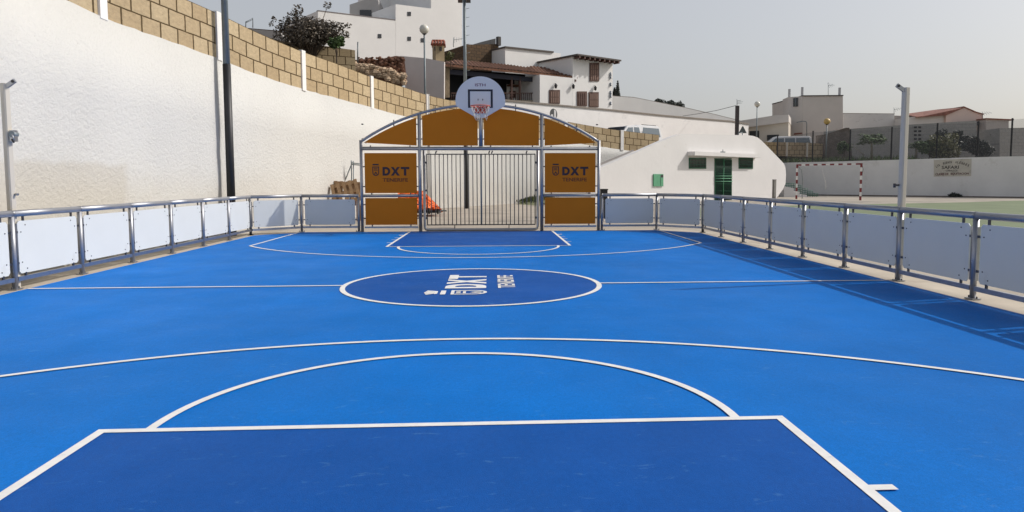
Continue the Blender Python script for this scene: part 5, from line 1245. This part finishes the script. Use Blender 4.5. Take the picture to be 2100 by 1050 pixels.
# ================================================================ BEHIND THE GOAL
# grassy patch rising by the wall
mb = MB(); rr = random.Random(21)
bank = [at(1050, 424, 34), at(1112, 421, 33.0), at(1135, 400, 38.5), at(1112, 396, 38.8), at(1085, 407, 37.5)]
mb.face([(p.x, p.y, max(.02, p.z)) for p in bank], mat('green_bank_soil', (.15, .16, .08), .95, var=.3, vscale=3)); mb_o = struct(mb.build('grass_bank'))
mb = MB()
for k in range(1500):
    w_ = [rr.random()**1 for _ in bank]; s_ = sum(w_); p = V((0, 0, 0))
    for q, w2 in zip(bank, w_): p += V((q.x, q.y, max(.02, q.z)))*(w2/s_)
    p += V((rr.uniform(-.6, .6), rr.uniform(-.5, .5), 0)); a = rr.uniform(0, 6.28); d = V((math.cos(a), math.sin(a), 0)); mb.face([p-d*.03, p+d*.03, p+V((rr.uniform(-.05, .05), 0, rr.uniform(.05, .18)))], GRASS)
struct(mb.build('bank_grass'), 'stuff')
# wooden pallets stacked upright by the goal
def pallet(c, rot, label):
    t = thing('wooden_pallet', tuple(c), label, 'pallet', 'wooden pallets leaning on the white wall'); q = rot
    def bx_(nm, x, y, z, sx, sy, sz): MB().box(V(c)+q@V((x, y, z)), (sx, sy, sz), PALLET, rot=q).build(nm, t, V(c)+q@V((x, y, z)))
    for z in (.02, .30, .58): bx_('bearer', 0, .06, z+.05, .8, .09, .1)
    for k in range(5): bx_('slat', -.36+k*.18, .005, .35, .10, .02, .7)
    for x in (-.3, 0, .3): bx_('back_slat', x, .115, .35, .10, .018, .7)
pp = at(711, 398, 22.5); z0 = at(711, 402, 22.5).z
pb = at(700, 386, 23.2)
crate_z = at(711, 401, 22.5).z
# a rough timber rack carries the two pallets
rk = thing('timber_rack', (pp.x, 22.6, 0), 'rough wooden trestle under the pallets, left of the goal', 'rack')
for dx in (-.32, .32):
    for dy in (-.12, .3): MB().box((pp.x+dx, 22.6+dy, .24), (.07, .07, .48), PALLET).build('leg', rk, (pp.x+dx, 22.6+dy, 0))
MB().box((pp.x, 22.7, .5), (.8, .6, .04), PALLET).build('top', rk, (pp.x, 22.7, .5))
t1 = pallet((pp.x+.03, 22.5, .56), Matrix.Rotation(R(-18), 3, 'X')@Matrix.Rotation(R(-14), 3, 'Y'), 'front wooden pallet with pale slats, standing left of the goal')
for o_ in [x for x in bpy.data.objects if x.parent == t1]: pass
t2 = pallet((pp.x-.10, 22.9, .52), Matrix.Rotation(R(-6), 3, 'X')@Matrix.Rotation(R(3), 3, 'Y'), 'rear darker wooden pallet half hidden behind the front one')
# grey steel frame leaning behind
mb = MB(); a = at(722, 400, 23.8); 
fr_ = thing('steel_frame', (a.x, 23.8, 0), 'thin grey steel frame standing between the pallets and the goal', 'frame')
for P in ([(722, 440), (720.5, 329)], [(726, 440), (724.5, 330)], [(706, 374), (720.5, 338)], [(720.5, 334), (741, 336)], [(720.5, 337), (741, 339)], [(726, 392), (742, 391)]):
    q = [at(x, y, 23.8) for x, y in P]
    for p in q: p.z = max(p.z, 0)
    MB().tube(q, .018, GALV, 6).build('tube', fr_, q[0])
# orange debris net over a wheeled rack
c = at(868, 425, 25.5)
tb_ = thing('orange_netting_heap', (c.x, c.y, 0), 'bright orange safety netting draped over a low frame behind the goal gate', 'netting')
def opt(x, y, Y): p = at(x, y, Y); return p
G_ = []
nx_, ny_ = 20, 12; rr = random.Random(6)
for j in range(ny_+1):
    row = []
    for i in range(nx_+1):
        u, v = i/nx_, j/ny_
        yt = 391+max(0, u-.56)*86; xx = 815+u*90; yb = 428; y = yt+(yb-yt)*v
        if u < .35: yt = 391+(.35-u)*10
        Y = 25.4-.5*v+.12*math.sin(u*19+v*5)+.06*rr.uniform(-1, 1)
        row.append(at(xx+2*math.sin(v*7+u*3)-v*2, yt+(yb-yt)*v, Y))
    G_.append(row)
mb = MB()
for j in range(ny_):
    for i in range(nx_): mb.face([G_[j+1][i], G_[j+1][i+1], G_[j][i+1], G_[j][i]], TARP, True)
for i in range(nx_): mb.face([G_[0][i], G_[0][i+1], G_[0][i+1]+V((0, .5, -.1)), G_[0][i]+V((0, .5, -.1))], TARP, True); mb.face([G_[0][i]+V((0, .5, -.1)), G_[0][i+1]+V((0, .5, -.1)), V((G_[0][i+1].x, G_[0][i+1].y+.7, .1)), V((G_[0][i].x, G_[0][i].y+.7, .1))], TARP, True)
mb.build('netting', tb_, c)
mb = MB(); fold = mat('pale_orange_fold', (.72, .30, .12), .7)
a, b = at(822, 434, 25.0), at(916, 432, 25.0); mb.tube([a, b], .03, BLACKP, 6); mb.tube([at(830, 437, 25.3), at(905, 435, 25.3)], .025, BLACKP, 6); mb.build('base_frame', tb_, a)
for x in (862, 880, 898):
    p = at(x, 433, 24.9); MB().tube([p+V((-.03, 0, 0)), p+V((.03, 0, 0))], .1, RUBBER, 14).build('wheel', tb_, p)
# black bin by the right of the goal
c = at(1238, 400, 23.5); zt = at(1238, 387, 23.5).z
bn = thing('black_bin', (c.x, 23.5, 0), 'black plastic bin just right of the goal, before the changing rooms', 'bin')
mb = MB(); w_ = .11*1.05
mb.lathe([(.09, 0), (.105, zt*.9), (.115, zt*.9)], (c.x, 23.5, 0), PLASTIC, 4) if False else mb.box((c.x, 23.5, zt*.48), (.22, .22, zt*.95), PLASTIC); mb.build('body', bn, (c.x, 23.5, 0))
MB().box((c.x, 23.49, zt*.975), (.25, .26, zt*.04), PLASTIC).build('lid', bn, (c.x, 23.5, zt))
